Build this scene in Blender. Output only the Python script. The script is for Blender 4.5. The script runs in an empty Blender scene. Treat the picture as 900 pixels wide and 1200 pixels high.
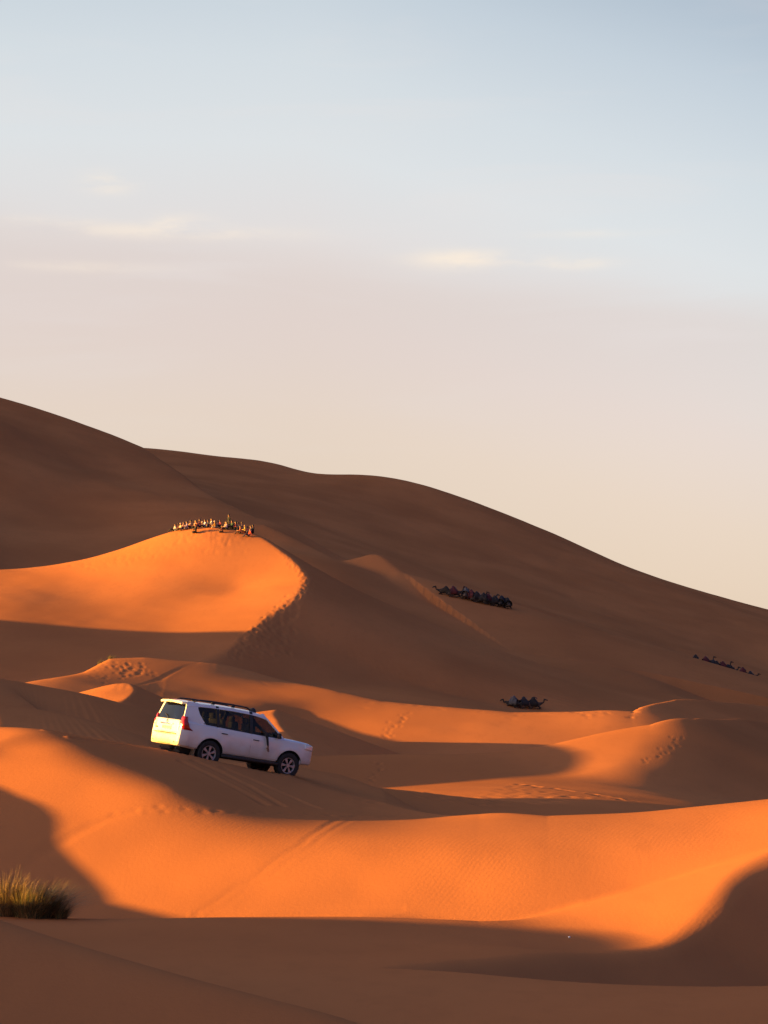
import bpy, bmesh, math, random, os
import numpy as np
from mathutils import Vector, Matrix, Euler

# ------------------------------------------------------------------ camera
F = 2333.0                       # focal length in photograph pixels (900 x 1200)
VH = 790.0                       # photograph row of the horizon
PITCH = math.atan((VH - 600.0) / F)
CA, SA = math.cos(PITCH), math.sin(PITCH)
scene = bpy.context.scene
col = scene.collection
cam_data = bpy.data.cameras.new('camera')
cam_data.sensor_fit = 'VERTICAL'
cam_data.sensor_height = 36.0
cam_data.sensor_width = 27.0
cam_data.lens = F / 1200.0 * 36.0
cam_data.clip_start = 0.5
cam_data.clip_end = 20000.0
cam = bpy.data.objects.new('camera', cam_data)
col.objects.link(cam)
cam.location = (0, 0, 0)
cam.rotation_euler = (math.pi / 2 + PITCH, 0, 0)
scene.camera = cam

# ------------------------------------------------------------------ light
SUN_E = math.radians(7.0)        # elevation
SUN_P = math.radians(12.0)       # the sun stands to the left, this much behind the camera
TO_SUN = Vector((-math.cos(SUN_P) * math.cos(SUN_E), -math.sin(SUN_P) * math.cos(SUN_E), math.sin(SUN_E)))
sun_data = bpy.data.lights.new('sun', 'SUN')
sun_data.energy = 4.8
sun_data.angle = math.radians(0.6)
sun_data.color = (1.0, 0.505, 0.065)
sun = bpy.data.objects.new('sun', sun_data)
col.objects.link(sun)
sun.rotation_euler = TO_SUN.to_track_quat('Z', 'Y').to_euler()

world = bpy.data.worlds.new('World')
scene.world = world
world.use_nodes = True
# ------------------------------------------------------------------ sky
class NT:
    """Small helper to write node maths as expressions."""
    def __init__(self, tree):
        self.t = tree
    def n(self, kind, **kw):
        nd = self.t.nodes.new(kind)
        for k, v in kw.items():
            setattr(nd, k, v)
        return nd
    def put(self, sock, v):
        if isinstance(v, bpy.types.NodeSocket):
            self.t.links.new(v, sock)
        else:
            sock.default_value = v
    def m(self, op, a, b=0.0, c=0.0, clamp=False):
        nd = self.n('ShaderNodeMath', operation=op, use_clamp=clamp)
        for i, v in enumerate((a, b, c)):
            self.put(nd.inputs[i], v)
        return nd.outputs[0]
    def mix(self, f, a, b, mode='MIX'):
        nd = self.n('ShaderNodeMix', data_type='RGBA', blend_type=mode)
        self.put(nd.inputs[0], f)
        for i, v in ((6, a), (7, b)):
            self.put(nd.inputs[i], v if isinstance(v, bpy.types.NodeSocket) else (*v, 1.0))
        return nd.outputs[2]
    def smooth(self, x, lo, hi):
        nd = self.n('ShaderNodeMapRange', interpolation_type='SMOOTHSTEP')
        self.put(nd.inputs[0], x); self.put(nd.inputs[1], lo); self.put(nd.inputs[2], hi)
        return nd.outputs[0]

def srgb(r, g, b):
    f = lambda c: c / 12.92 if c <= 0.04045 else ((c + 0.055) / 1.055) ** 2.4
    return tuple(f(c / 255.0) for c in (r, g, b))

EXPOSURE = 2.0
SKY_STRENGTH = 0.10
w = NT(world.node_tree)
world.node_tree.nodes.clear()
sky_tex = w.n('ShaderNodeTexSky', sky_type='NISHITA', sun_disc=False)
sky_tex.sun_elevation = SUN_E
sky_tex.sun_rotation = math.radians(270.0) - SUN_P
sky_tex.altitude = 700.0
sky_tex.air_density = 1.0
sky_tex.dust_density = 1.5
tc = w.n('ShaderNodeTexCoord')
sep = w.n('ShaderNodeSeparateXYZ')
w.t.links.new(tc.outputs['Generated'], sep.inputs[0])
dx, dy, dz = sep.outputs
el = w.m('ARCSINE', dz)
az = w.m('ARCTAN2', dx, dy)
ramp = w.n('ShaderNodeValToRGB')
k = 1.0 / (2 ** EXPOSURE) / SKY_STRENGTH / 4.0        # the ramp is stored at a quarter of its brightness
stops = [(0.00, (219, 198, 176)), (0.07, (223, 203, 183)), (0.12, (228, 209, 192)), (0.165, (229, 214, 205)), (0.21, (226, 221, 218)),
         (0.25, (222, 226, 227)), (0.29, (213, 221, 225)), (0.335, (196, 208, 217)), (0.39, (164, 181, 197)), (0.46, (124, 142, 182)), (0.7, (76, 102, 164)), (1.0, (68, 96, 162))]
cr = ramp.color_ramp
for i, (p, c) in enumerate(stops):
    e = cr.elements[i] if i < 2 else cr.elements.new(p)
    e.position = p
    e.color = (*[x * k for x in srgb(*c)], 1.0)
w.put(ramp.inputs[0], w.m('ADD', dz, w.m('MULTIPLY', w.m('MAXIMUM', az, -0.04), 0.28)))
grad = w.mix(1.0, ramp.outputs[0], (4.0, 4.0, 4.0), 'MULTIPLY')
# towards the low sun the clear-sky glow takes over from the pale haze seen in front of the camera;
# opposite the sun the sky is darker and more violet
to_sun = w.m('ADD', w.m('MULTIPLY', dx, -math.cos(SUN_P)), w.m('MULTIPLY', dy, -math.sin(SUN_P)))
grad = w.mix(w.m('MULTIPLY', w.smooth(to_sun, -0.33, -0.9), 0.78), grad, w.mix(1.0, grad, (0.18, 0.31, 0.46), 'MULTIPLY'))
glow = w.mix(1.0, sky_tex.outputs[0], (1.45, 1.10, 1.12), 'MULTIPLY')
base = w.mix(w.m('SUBTRACT', 0.94, w.m('MULTIPLY', w.smooth(to_sun, 0.15, 0.95), 0.80)), glow, grad)
# thin cloud: long streaks over the whole sky, a low bank and a few bright wisps
comb = w.n('ShaderNodeCombineXYZ')
w.put(comb.inputs[0], w.m('MULTIPLY', az, 5.0)); w.put(comb.inputs[1], w.m('MULTIPLY', el, 34.0))
nz = w.n('ShaderNodeTexNoise'); nz.inputs['Scale'].default_value = 1.0; nz.inputs['Detail'].default_value = 5.0; nz.inputs['Distortion'].default_value = 0.6
w.t.links.new(comb.outputs[0], nz.inputs['Vector'])
comb2 = w.n('ShaderNodeCombineXYZ')
w.put(comb2.inputs[0], w.m('MULTIPLY', az, 22.0)); w.put(comb2.inputs[1], w.m('MULTIPLY', el, 75.0))
nz2 = w.n('ShaderNodeTexNoise'); nz2.inputs['Scale'].default_value = 1.0; nz2.inputs['Detail'].default_value = 6.0; nz2.inputs['Roughness'].default_value = 0.6
w.t.links.new(comb2.outputs[0], nz2.inputs['Vector'])
def tone(c, f=1.0):
    return tuple(x * k * 4.0 * f for x in srgb(*c))
bank_line = w.m('SUBTRACT', 0.205, w.m('MULTIPLY', w.m('ADD', az, 0.0), 0.13))
bank = w.smooth(w.m('ADD', w.m('SUBTRACT', bank_line, el), w.m('MULTIPLY', w.m('SUBTRACT', nz.outputs[0], 0.5), 0.05)), -0.012, 0.02)
low = w.smooth(el, 0.10, 0.19)
base = w.mix(w.m('MULTIPLY', w.m('MULTIPLY', bank, low), 0.5), base, tone((220, 205, 199)))
streak = w.m('MULTIPLY', w.smooth(nz.outputs[0], 0.5, 0.78), w.m('MULTIPLY', w.smooth(el, 0.08, 0.18), w.smooth(el, 0.8, 0.3)))
base = w.mix(w.m('MULTIPLY', streak, 0.35), base, tone((232, 226, 224)))
wisps = None
for (px, py, hl, hh, amt) in ((120, 224, 26, 11, 0.75), (190, 277, 125, 8, 0.7), (207, 271, 34, 11, 0.9), (60, 270, 60, 6, 0.5), (540, 306, 50, 10, 1.0), (625, 309, 60, 6, 0.5), (672, 313, 40, 6, 0.7), (90, 320, 90, 6, 0.35), (690, 279, 70, 5, 0.25)):
    a0, e0 = (px - 450) / F, (VH - py) / F
    u = w.m('DIVIDE', w.m('SUBTRACT', az, a0), hl / F)
    v = w.m('DIVIDE', w.m('SUBTRACT', el, e0), hh / F)
    r2 = w.m('ADD', w.m('MULTIPLY', u, u), w.m('MULTIPLY', v, v))
    g = w.m('MULTIPLY', w.m('EXPONENT', w.m('MULTIPLY', r2, -0.9)), amt)
    wisps = g if wisps is None else w.m('MAXIMUM', wisps, g)
wisps = w.m('MULTIPLY', wisps, w.smooth(nz2.outputs[0], 0.30, 0.62), clamp=True)
base = w.mix(w.m('MULTIPLY', wisps, 0.9), base, tone((247, 232, 214), 1.06))
bg = w.n('ShaderNodeBackground')
w.put(bg.inputs[0], base)
bg.inputs[1].default_value = SKY_STRENGTH
wo = w.n('ShaderNodeOutputWorld')
w.t.links.new(bg.outputs[0], wo.inputs[0])

vs = scene.view_settings
vs.view_transform = 'Standard'
vs.look = 'None'
vs.exposure = EXPOSURE
vs.gamma = 1.0
vs.use_curve_mapping = False
scene.cycles.max_bounces = 6
scene.cycles.use_denoising = True
# ------------------------------------------------------------------ terrain
def unproj(px, py, D):
    """World point seen at photograph pixel (px, py) at a ground distance D."""
    x, y = (px - 450.0) / F, (600.0 - py) / F
    k = D / (CA - y * SA)
    return (k * x, D, k * (SA + y * CA))

def tps(pts, lam=0.0, world=()):
    """Thin-plate spline surface through control points."""
    A = np.array([unproj(*p) for p in pts] + list(world), float)
    xy, z = A[:, :2], A[:, 2]
    c, s = xy.mean(0), max(np.ptp(xy[:, 0]), np.ptp(xy[:, 1]))
    q = (xy - c) / s
    n = len(q)
    def U(r2):
        return 0.5 * r2 * np.log(r2 + 1e-12)
    r2 = ((q[:, None] - q[None]) ** 2).sum(-1)
    K = U(r2) + lam * np.eye(n)
    Pm = np.c_[np.ones(n), q]
    M = np.zeros((n + 3, n + 3)); M[:n, :n] = K; M[:n, n:] = Pm; M[n:, :n] = Pm.T
    w = np.linalg.solve(M, np.r_[z, 0, 0, 0])
    def ev(X, Y):
        a, b = (X - c[0]) / s, (Y - c[1]) / s
        out = w[n] + w[n + 1] * a + w[n + 2] * b
        for i in range(n):
            out += w[i] * U((a - q[i, 0]) ** 2 + (b - q[i, 1]) ** 2)
        return out
    return ev

def polyline(pts, sub=12, world=()):
    """Smooth 3D curve through the control points (Catmull-Rom)."""
    A = np.array([unproj(*p) for p in pts] + list(world), float)
    B = np.vstack([2 * A[0] - A[1], A, 2 * A[-1] - A[-2]])
    out = []
    for i in range(1, len(B) - 2):
        for t in np.linspace(0, 1, sub, endpoint=False):
            p0, p1, p2, p3 = B[i - 1:i + 3]
            out.append(0.5 * (2 * p1 + (p2 - p0) * t + (2 * p0 - 5 * p1 + 4 * p2 - p3) * t ** 2 + (3 * p1 - p0 - 3 * p2 + p3) * t ** 3))
    out.append(B[-2])
    return np.array(out)

def near_line(C, X, Y, ext=60.0):
    """Signed distance (right of travel positive) and height of the nearest crest point."""
    d0, d1 = C[0] - C[1], C[-1] - C[-2]
    d0 = d0 / np.hypot(*d0[:2]); d1 = d1 / np.hypot(*d1[:2])
    C = np.vstack([C[0] + d0 * ext * [1, 1, 0.5], C, C[-1] + d1 * ext * [1, 1, 0.5]])
    best = np.full(X.shape, 1e18); sd = np.zeros(X.shape); zc = np.zeros(X.shape)
    for a, b in zip(C[:-1], C[1:]):
        ex, ey = b[0] - a[0], b[1] - a[1]
        L2 = ex * ex + ey * ey + 1e-12
        t = np.clip(((X - a[0]) * ex + (Y - a[1]) * ey) / L2, 0, 1)
        dx, dy = X - a[0] - t * ex, Y - a[1] - t * ey
        d2 = dx * dx + dy * dy
        m = d2 < best
        best = np.where(m, d2, best)
        side = np.sign(dx * ey - dy * ex)
        sd = np.where(m, side * np.sqrt(d2), sd)
        zc = np.where(m, a[2] + t * (b[2] - a[2]), zc)
    return sd, zc

def slip(C, X, Y, slope, curve=0.0):
    sd, zc = near_line(C, X, Y)
    r = np.maximum(sd, 0)
    return zc - slope * sd + curve * r * r

def ridge(C, X, Y, sl, sr, w):
    """A dune ridge along a crest line with its own slopes on either side."""
    best = None
    sd, zc = near_line(C, X, Y, 0.01)
    a = np.sqrt(sd * sd + w * w) - w
    return zc - np.where(sd > 0, sr, sl) * a

def smax(a, b, k):
    h = np.maximum(k - np.abs(a - b), 0) / k
    return np.maximum(a, b) + h * h * k * 0.25

def smin(a, b, k):
    return -smax(-a, -b, k)

def crest_at(Z, X, Y, crest, sl, w):
    """Bend a surface down behind its crest; crest = list of (px, D)."""
    px = 450.0 + F * X / np.maximum(Y, 8.0)
    c = np.array(crest, float)
    d = Y - np.interp(px, c[:, 0], c[:, 1])
    return Z - sl * 0.5 * (np.sqrt(d * d + w * w) + d - 0.0)

def near_at(Z, X, Y, near, sl, w):
    px = 450.0 + F * X / np.maximum(Y, 8.0)
    c = np.array(near, float)
    d = np.interp(px, c[:, 0], c[:, 1]) - Y
    return Z - sl * 0.5 * (np.sqrt(d * d + w * w) + d)

def side_at(Z, X, Y, line, sl, w, left=True):
    """Let a surface fall away left (or right) of a line given as (D, px)."""
    c = np.array(line, float)
    xl = (np.interp(Y, c[:, 0], c[:, 1]) - 450.0) / F * Y
    d = (xl - X) if left else (X - xl)
    return Z - sl * 0.5 * (np.sqrt(d * d + w * w) + d)

def height(X, Y):
    sel = np.ones(X.shape, bool)
    Z = np.full(X.shape, -9.0)
    def put(f, y0, y1, k, free=False):
        m = (Y > y0) & (Y < y1)
        if m.any():
            Ym = Y[m]
            lim = np.maximum(Ym, 12.0) / F
            Xm = X[m] if free else np.clip(X[m], -850 * lim, 850 * lim)      # outside the designed fan the surface runs level ...
            over = np.abs(X[m] - Xm)
            Z[m] = smax(Z[m], f(Xm, Ym) - 0.15 * over, k)  # ... and sinks into the plain

    # -- near hollow, low swell and the lit nose at the right
    A = tps([(-200,1165,29),(100,1190,27),(450,1205,25),(700,1200,25),(900,1190,25),(1100,1180,25),
             (250,1135,33),(550,1135,33),(750,1150,32),
             (-200,1063,43),(0,1068,43),(130,1072,43),(300,1070,43),(450,1067,43),(560,1070,43),
             (600,1068,43.5),(680,1050,44.3),(780,1025,45),(900,992,46),(1000,965,47),(1200,920,48),
             (650,1095,41),(690,1112,39),(740,1090,41),(800,1060,42),(860,1020,44),
             (600,1110,38),(480,1110,38),(250,1105,38),(50,1105,37)], world=[(0,0,-1.8),(0,-25,-2.2),(-6,0,-2.6),(6,0,-2.2),(0,12,-3.3),(-5,14,-4.2),(5,14,-3.3)])
    slR = polyline([(650,1135,36),(700,1122,37.5),(760,1105,38.8),(800,1078,40.5),(830,1045,42),(860,1022,43.6),(900,1000,45),(1000,965,47.5)])
    def fA(X, Y):
        z = A(X, Y)
        z = smin(z, slip(slR, X, Y, 0.55, 0.012) + 1.2 * np.maximum(0, 33 - Y), 0.25)
        return crest_at(z, X, Y, [(-200,43),(450,43),(560,43),(600,43.5),(680,44.3),(780,45),(900,46),(1200,48)], 0.5, 0.5)
    put(fA, -30, 60, 0.2)
    # -- dark dune at the bottom left, rising out of the frame
    L0 = polyline([(560,1262,22.5),(400,1200,23.5),(300,1172,24),(200,1145,24.5),(100,1115,25),(0,1082,25.5)], world=[(-8.5,27,-2.2),(-14,28,-0.8),(-20,28,-0.3)])
    put(lambda X, Y: ridge(L0, X, Y, 0.42, 0.5, 0.4), -30, 70, 0.15, True)
    # -- dune off to the left that shades the hollow
    W0 = polyline([], world=[(-22,-10,0.5),(-22,10,0.5),(-22,25,0.3),(-22,30,-1.2),(-22,33,-1.8),(-22,36.6,-2.1),(-22,40,-3.2),(-22,42.8,-3.35),(-22,44.2,-3.1),(-22,46.7,-2.4),(-22,49.4,-1.65),(-22,53,-1.35),(-22,57,-2.2),(-22,64,-5)])
    put(lambda X, Y: ridge(W0, X, Y, 0.35, 0.4, 0.8), -30, 90, 0.3, True)
    # -- long lit face and the dune the car stands on
    sil = [(-250,830,54),(-100,843,55),(0,853,56),(100,863,57),(180,875,58),(243,889,58.3),(340,909,59.5),(450,937,58.0),(540,951,54.8)]
    rdg = [(0,872,55.4),(60,876,54.8),(100,890,54.0),(200,921,52.3),(300,941,52.9),(420,956,53.1),(540,953,53.2)]
    Cs = tps(sil + rdg + [(0,922,50),(-150,905,50),(110,938,50),(60,950,47),(620,930,54),(700,900,54.5),(900,840,56),(700,950,48),(900,900,50),(1200,800,56)], 1e-6)
    row = {1110:44.2, 1075:45.4, 1040:46.8, 1000:48.2, 960:50.1, 922:51.9, 890:53.4, 872:54.4}
    pts = rdg[2:] + [(640,948,53),(730,944,53.2),(800,937,53.5),(900,925,54),(1050,905,54.6),(1250,880,55.2)]
    dD = {-250: 2.4, -100: 1.6, 0: 1.1, 100: 0.7, 200: 0.3, 300: -0.1, 420: -0.6, 540: -1.1}
    pts += [(p, v, row[v] + dD[p]) for p in (-250,-100,0,100) for v in row if v < 1100]
    pts += [(200,960,50.4)] + [(p, v, row[v] + dD[p]) for p in (200,300,420,540) for v in (1000,1040,1075,1110)]
    pts += [(640,1000,46.9),(640,1060,44.6),(740,990,47.2),(740,1040,45.2),(850,970,48),(850,1015,45.6),(1000,940,48.6),(1000,980,46.2)]
    B = tps(pts, 4e-4)
    cB = [(p, d) for p, v, d in sil] + [(640,53.1),(730,53.3),(800,53.6),(900,54.1),(1250,55.6)]
    def fB(X, Y):
        z = crest_at(smin(B(X, Y), Cs(X, Y), 0.25), X, Y, cB, 0.25, 0.5)
        z = crest_at(z, X, Y, [(-250,75),(400,75),(480,66),(560,58.4),(640,55.4),(760,55.0),(900,55.4),(1250,57)], 0.45, 2.0)
        return z
    put(fB, 38, 90, 0.2)
    # -- flat with footprints behind it
    G = tps([], 0, world=[(-30,70,-5.4),(-30,100,-5.2)] + [(x, y, z + (y - 80) * .003) for y in (66,80,95) for x, z in ((0,-4.95),(9,-4.95),(14,-5.5),(22,-7.2),(34,-9.5))])
    put(lambda X, Y: near_at(G(X, Y), X, Y, [(-200,64),(1200,64)], 0.5, 1.0), 50, 130, 0.3)
    # -- second pair of dark dunes at the left
    D2 = polyline([(-500,790,68),(-250,805,69),(-100,815,70),(0,825,70.5),(80,838,71),(170,862,72),(250,886,72.5),(330,910,73)])
    put(lambda X, Y: near_at(ridge(D2, X, Y, 0.45, 0.13, 0.8), X, Y, [(-900,63),(900,63)], 0.7, 1.0), 50, 120, 0.3, True)
    D1 = polyline([(-500,755,90),(-250,772,92),(-100,784,94.5),(0,795,97),(95,812,98),(160,828,99),(220,845,100),(300,872,102)])
    put(lambda X, Y: ridge(D1, X, Y, 0.4, 0.25, 0.8), 50, 140, 0.3, True)
    # -- small lit mound
    M2 = tps([(20,822,108),(60,815,108),(92,808,108),(110,804,108),(130,799,108.5),(150,798.5,109),(165,799,109.5),(60,835,102),(120,825,102),(160,820,102),(120,811,105),(160,808,105.5)])
    s2 = polyline([(100,840,98),(128,825,101.5),(150,818,103),(160,809,105.5),(157,802,108),(148,798,111),(130,796,116)])
    def fM2(X, Y):
        z = smin(M2(X, Y), slip(s2, X, Y, 0.45), 0.08)
        return crest_at(z, X, Y, [(0,108),(92,108),(130,108.5),(165,109.5)], 0.5, 0.6)
    put(fM2, 90, 125, 0.2)
    # -- spike behind the car
    S = tps([(280,838,122),(300,832,125),(322,828,127),(290,850,118),(310,850,117),(330,855,115),(300,870,112),(340,870,111)])
    sS = polyline([(380,900,105),(362,884,108),(345,862,114),(334,844,120),(324,828,127),(318,822,134)])
    def fS(X, Y):
        z = smin(S(X, Y), slip(sS, X, Y, 0.35), 0.1)
        z = near_at(z, X, Y, [(0,118),(240,116),(300,108),(500,108)], 0.3, 1.0)
        return crest_at(z, X, Y, [(0,122),(240,122),(300,126),(324,127),(500,127)], 0.4, 1.0)
    put(fS, 95, 145, 0.25)
    # -- crescent in front of the far bowl
    def row5(v): return float(np.interp(v, [845,860,880,900,920,935], [108,105,101,96.5,91,86]))
    c5 = [(200,884),(350,885),(450,883),(530,882),(600,877),(650,869),(700,858),(760,848),(810,845),(850,845),(900,848)]
    M5 = tps([(p, v, row5(v) - max(0, min(1, (p - 600) / 150)) * 1.6) for p, v in c5] + [(p, v, row5(v)) for p in (350,450,550,650) for v in (900,920)] +
             [(730,880,99.6),(730,900,95.4),(800,870,101.3),(800,890,97.4)], 1e-6)
    s5 = polyline([(640,922,90),(735,908,93),(775,890,97),(799,868,102),(818,851,106),(850,850,114),(900,856,121),(960,866,130)])
    def fM5(X, Y):
        z = smin(M5(X, Y) + 0.12, slip(s5, X, Y, 0.45, 0.01) + 0.12, 0.9)
        return crest_at(z, X, Y, [(p, row5(v) - max(0, min(1, (p - 600) / 150)) * 1.6) for p, v in c5[:8]] + [(810,110),(900,128)], 0.4, 1.0)
    put(fM5, 70, 140, 0.3)
    # -- far lit bowl and the tracked swell at the left
    def row4(v): return float(np.interp(v, [768,797,818,830,850,870,890,920], [154,150,145,142,137,132,127,120]))
    c4 = [(400,808),(450,817),(600,830),(680,829),(740,823),(790,818),(850,821),(900,829),(1000,845)]
    M4 = tps([(p, v, row4(v)) for p, v in c4] + [(p, v, row4(v)) for p in (450,550,650,750) for v in (850,870)] +
             [(350,840,139),(350,870,132),(25,797,138),(60,792,141),(100,785,146),(130,770,151),(170,768,153),(220,771,154),(250,774,154),(280,779,155.5),(300,784,156),(350,797,153.5),
              (100,797,141),(200,797,146),(260,814,143),(310,826,140),(200,826,135),(270,838,135),(-200,812,138),(-200,835,120),(100,835,120),(250,860,122)], 1e-6)
    s4 = polyline([(715,880,128),(745,853,135),(752,840,138.5),(755,830,142),(768,826,147),(800,824,153),(850,827,159),(900,834,165),(1000,852,174)])
    def fM4(X, Y):
        z = smin(M4(X, Y), slip(s4, X, Y, 0.32, 0.006), 1.0)
        z = near_at(z, X, Y, [(-200,110),(200,110),(300,118),(900,118)], 0.25, 2.0)
        return crest_at(z, X, Y, [(-200,138),(25,138.5),(60,141.5),(100,146.5),(130,151.5),(170,153.5),(250,154.3),(280,155.7),(300,156.2),(350,153.7),(400,148),(450,145.2),(600,142),(680,142.2),(740,143),(790,156),(900,172)], 0.35, 1.5)
    put(fM4, 95, 190, 0.3)
    # -- lit dune the people sit on
    B1 = tps([(-300,690,224),(0,665,229),(60,660,230.5),(130,645,232),(200,622,232.5),(250,616,232),(300,622,231),(340,650,224),(360,680,214),
              (-300,735,200),(0,700,209.5),(100,700,212),(200,690,214.5),(280,690,215),(320,690,211.5),
              (0,740,192),(100,745,192.5),(200,745,193.5),(280,742,191.5),(0,770,180),(150,772,178),(250,772,180)], 1e-6)
    sB = polyline([(215,830,165),(262,772,181),(288,742,190),(312,722,198),(346,695,207),(354,680,213),(348,665,218),(330,645,224),(300,623,231),(280,617,240)])
    def fB1(X, Y):
        z = smin(B1(X, Y), slip(sB, X, Y, 0.5, 0.004), 0.4)
        return crest_at(z, X, Y, [(-300,224.5),(0,229.4),(60,230.9),(130,232.4),(200,232.9),(250,232.3),(300,231),(400,231)], 0.6, 1.0)
    put(fB1, 130, 300, 0.5)
    # -- broad dark slope and its pale ridge
    B2 = tps([(250,645,300),(285,640,290),(310,614,312),(355,634,302),(400,656,292),(500,688,276),(600,714,268),(750,769,256),(820,796,253),(900,823,250),(1100,870,245),
              (330,690,235),(400,700,250),(500,740,238),(600,765,238),(355,654,272),(400,676,263),(500,704,265),(600,724,263),(750,795,235),(350,812,172),(430,814,178),(500,816,185),(600,829,195),(750,840,215),(900,850,235),(1100,880,235),
              (250,815,160),(200,690,262),(100,730,250),(0,770,230),(150,800,185)], 1e-6)
    put(lambda X, Y: side_at(crest_at(B2(X, Y), X, Y, [(0,312),(310,312),(355,302),(400,292),(500,276),(600,268),(900,250),(1100,245)], 0.35, 3.0), X, Y, [(165,225),(181,262),(213,330),(240,290),(278,250),(330,250)], 0.5, 2.0), 150, 420, 0.6)
    PY = polyline([(398,660,292),(420,655,290),(440,651,287),(455,660,282),(470,671,277)])
    put(lambda X, Y: ridge(PY, X, Y, 0.3, 0.4, 0.6), 240, 330, 0.5, True)
    # -- far dunes
    FL = tps([(-400,330,470),(-150,410,440),(0,461,420),(80,487,412),(165,522,402),(215,555,380),(300,603,330),
              (0,500,362),(100,546,360),(180,582,338),(240,607,316),
              (0,560,328),(0,620,295),(0,662,266),(100,606,318),(100,660,275),(180,630,300),(240,642,290),(300,654,290),(335,665,288),
              (-200,568,262),(-400,515,262),(-300,500,330),(-300,430,390)], 1e-6)  # unseen left shoulder raised to keep direct sun off the pale ridge
    put(lambda X, Y: near_at(crest_at(side_at(FL(X, Y), X, Y, [(200,345),(280,350),(330,325),(380,232),(402,188),(620,188)], 0.45, 4.0, False), X, Y, [(-400,470),(-150,440),(0,420),(165,402),(215,380),(300,330)], 0.45, 3.0), X, Y, [(-400,250),(0,258),(200,262),(900,270)], 0.3, 3.0), 200, 620, 0.8)
    FR = tps([(-300,480,560),(0,510,540),(165,523,525),(200,526,522),(260,533,520),(300,537,518),(330,544,515),(355,553,512),(400,554,512),(430,554,512),(480,562,512),
              (540,580,512),(600,603,512),(660,628,512),(730,660,512),(800,684,512),(900,712,512),(1100,760,512),
              (230,560,450),(300,580,430),(430,620,420),(600,680,400),(750,720,400),(900,755,400),(400,665,300),(600,722,320),(750,754,350),(900,778,380),(1100,820,380)], 1e-6)
    put(lambda X, Y: near_at(crest_at(FR(X, Y), X, Y, [(-300,560),(165,525),(430,512),(1100,512)], 0.4, 3.0), X, Y, [(-300,440),(200,400),(300,340),(400,300),(1100,300)], 0.3, 4.0), 200, 800, 0.8)
    # -- dunes off to the left whose shadows reach the valley floors
    W1 = polyline([], world=[(-95,205,6),(-84,195,10),(-77,186,10.6),(-74,174,12.0),(-72,160,8),(-72,145,2)])
    put(lambda X, Y: ridge(W1, X, Y, 0.3, 0.4, 2.0), 100, 260, 0.6, True)
    return Z

def build_terrain(nin=760, nrow=1180):
    A0 = 30.0
    t_in = np.linspace(-0.215, 0.215, nin)
    n_out = 60
    g = np.linspace(0, 1, n_out + 1)[1:]
    out = 0.215 + 0.0006 * g * n_out + 4.0 * g ** 4
    t = np.r_[-out[::-1], t_in, out]
    y = [-24.0]
    while y[-1] < 640:
        Yc = y[-1]
        y.append(Yc + max(0.05, 0.0021 * (abs(Yc) + 10)) * (1100 / nrow) * (6 if Yc < 20 else 1))
    while y[-1] < 4000:
        y.append(y[-1] * 1.05)
    y = np.array(y)
    Yg, Tg = np.meshgrid(y, t, indexing='ij')
    Xg = Tg * (Yg + A0)
    Z = height(Xg.ravel().copy(), Yg.ravel().copy()).reshape(Xg.shape)
    return Xg, Yg, Z
# ------------------------------------------------------------------ helpers for materials and objects
def mat(name, color, rough=0.6, metal=0.0, noise=0.0, nscale=8.0, coat=0.0, spec=0.5, bump=0.0):
    m = bpy.data.materials.new(name)
    m.use_nodes = True
    t = NT(m.node_tree)
    p = m.node_tree.nodes['Principled BSDF']
    p.inputs['Roughness'].default_value = rough
    p.inputs['Metallic'].default_value = metal
    p.inputs['Coat Weight'].default_value = coat
    p.inputs['Specular IOR Level'].default_value = spec
    if noise or bump:
        tcn = t.n('ShaderNodeTexCoord')
        nzn = t.n('ShaderNodeTexNoise')
        nzn.inputs['Scale'].default_value = nscale
        nzn.inputs['Detail'].default_value = 4.0
        t.t.links.new(tcn.outputs['Object'], nzn.inputs['Vector'])
        f = t.smooth(nzn.outputs[0], 0.3, 0.7)
        lo = tuple(c * (1 - noise) for c in color); hi = tuple(min(1, c * (1 + noise)) for c in color)
        t.put(p.inputs['Base Color'], t.mix(f, lo, hi))
        if bump:
            b = t.n('ShaderNodeBump'); b.inputs['Strength'].default_value = bump; b.inputs['Distance'].default_value = 0.01
            t.t.links.new(nzn.outputs[0], b.inputs['Height']); t.t.links.new(b.outputs[0], p.inputs['Normal'])
    else:
        p.inputs['Base Color'].default_value = (*color, 1.0)
    return m

def obj(name, me, parent=None, mats=()):
    o = bpy.data.objects.new(name, me)
    col.objects.link(o)
    if parent is not None:
        o.parent = parent
    for m in mats:
        o.data.materials.append(m)
    return o

def empty(name, loc=(0, 0, 0)):
    o = bpy.data.objects.new(name, None)
    o.location = loc
    col.objects.link(o)
    return o

def tag(o, label=None, cat=None, group=None, kind=None):
    if label: o['label'] = label
    if cat: o['category'] = cat
    if group: o['group'] = group
    if kind: o['kind'] = kind
    return o

def bm_mesh(name, bm, smooth=True):
    me = bpy.data.meshes.new(name)
    bm.normal_update()
    bm.to_mesh(me); bm.free()
    if smooth:
        me.shade_smooth()
    return me

def grid_mesh_np(X, Y, Z):
    n_, m_ = X.shape
    k_ = np.arange(n_ * m_).reshape(n_, m_)
    f_ = np.stack([k_[:-1, :-1], k_[:-1, 1:], k_[1:, 1:], k_[1:, :-1]], -1).reshape(-1, 4)
    mm = bpy.data.meshes.new('sheet')
    mm.from_pydata(np.stack([X, Y, Z], -1).reshape(-1, 3).tolist(), [], f_.tolist())
    mm.shade_smooth()
    return mm

# ------------------------------------------------------------------ the dune sea
GX, GY, GZ = build_terrain()
g_y = GY[:, 0]
g_t = GX[0] / (GY[0, 0] + 30.0)

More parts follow.
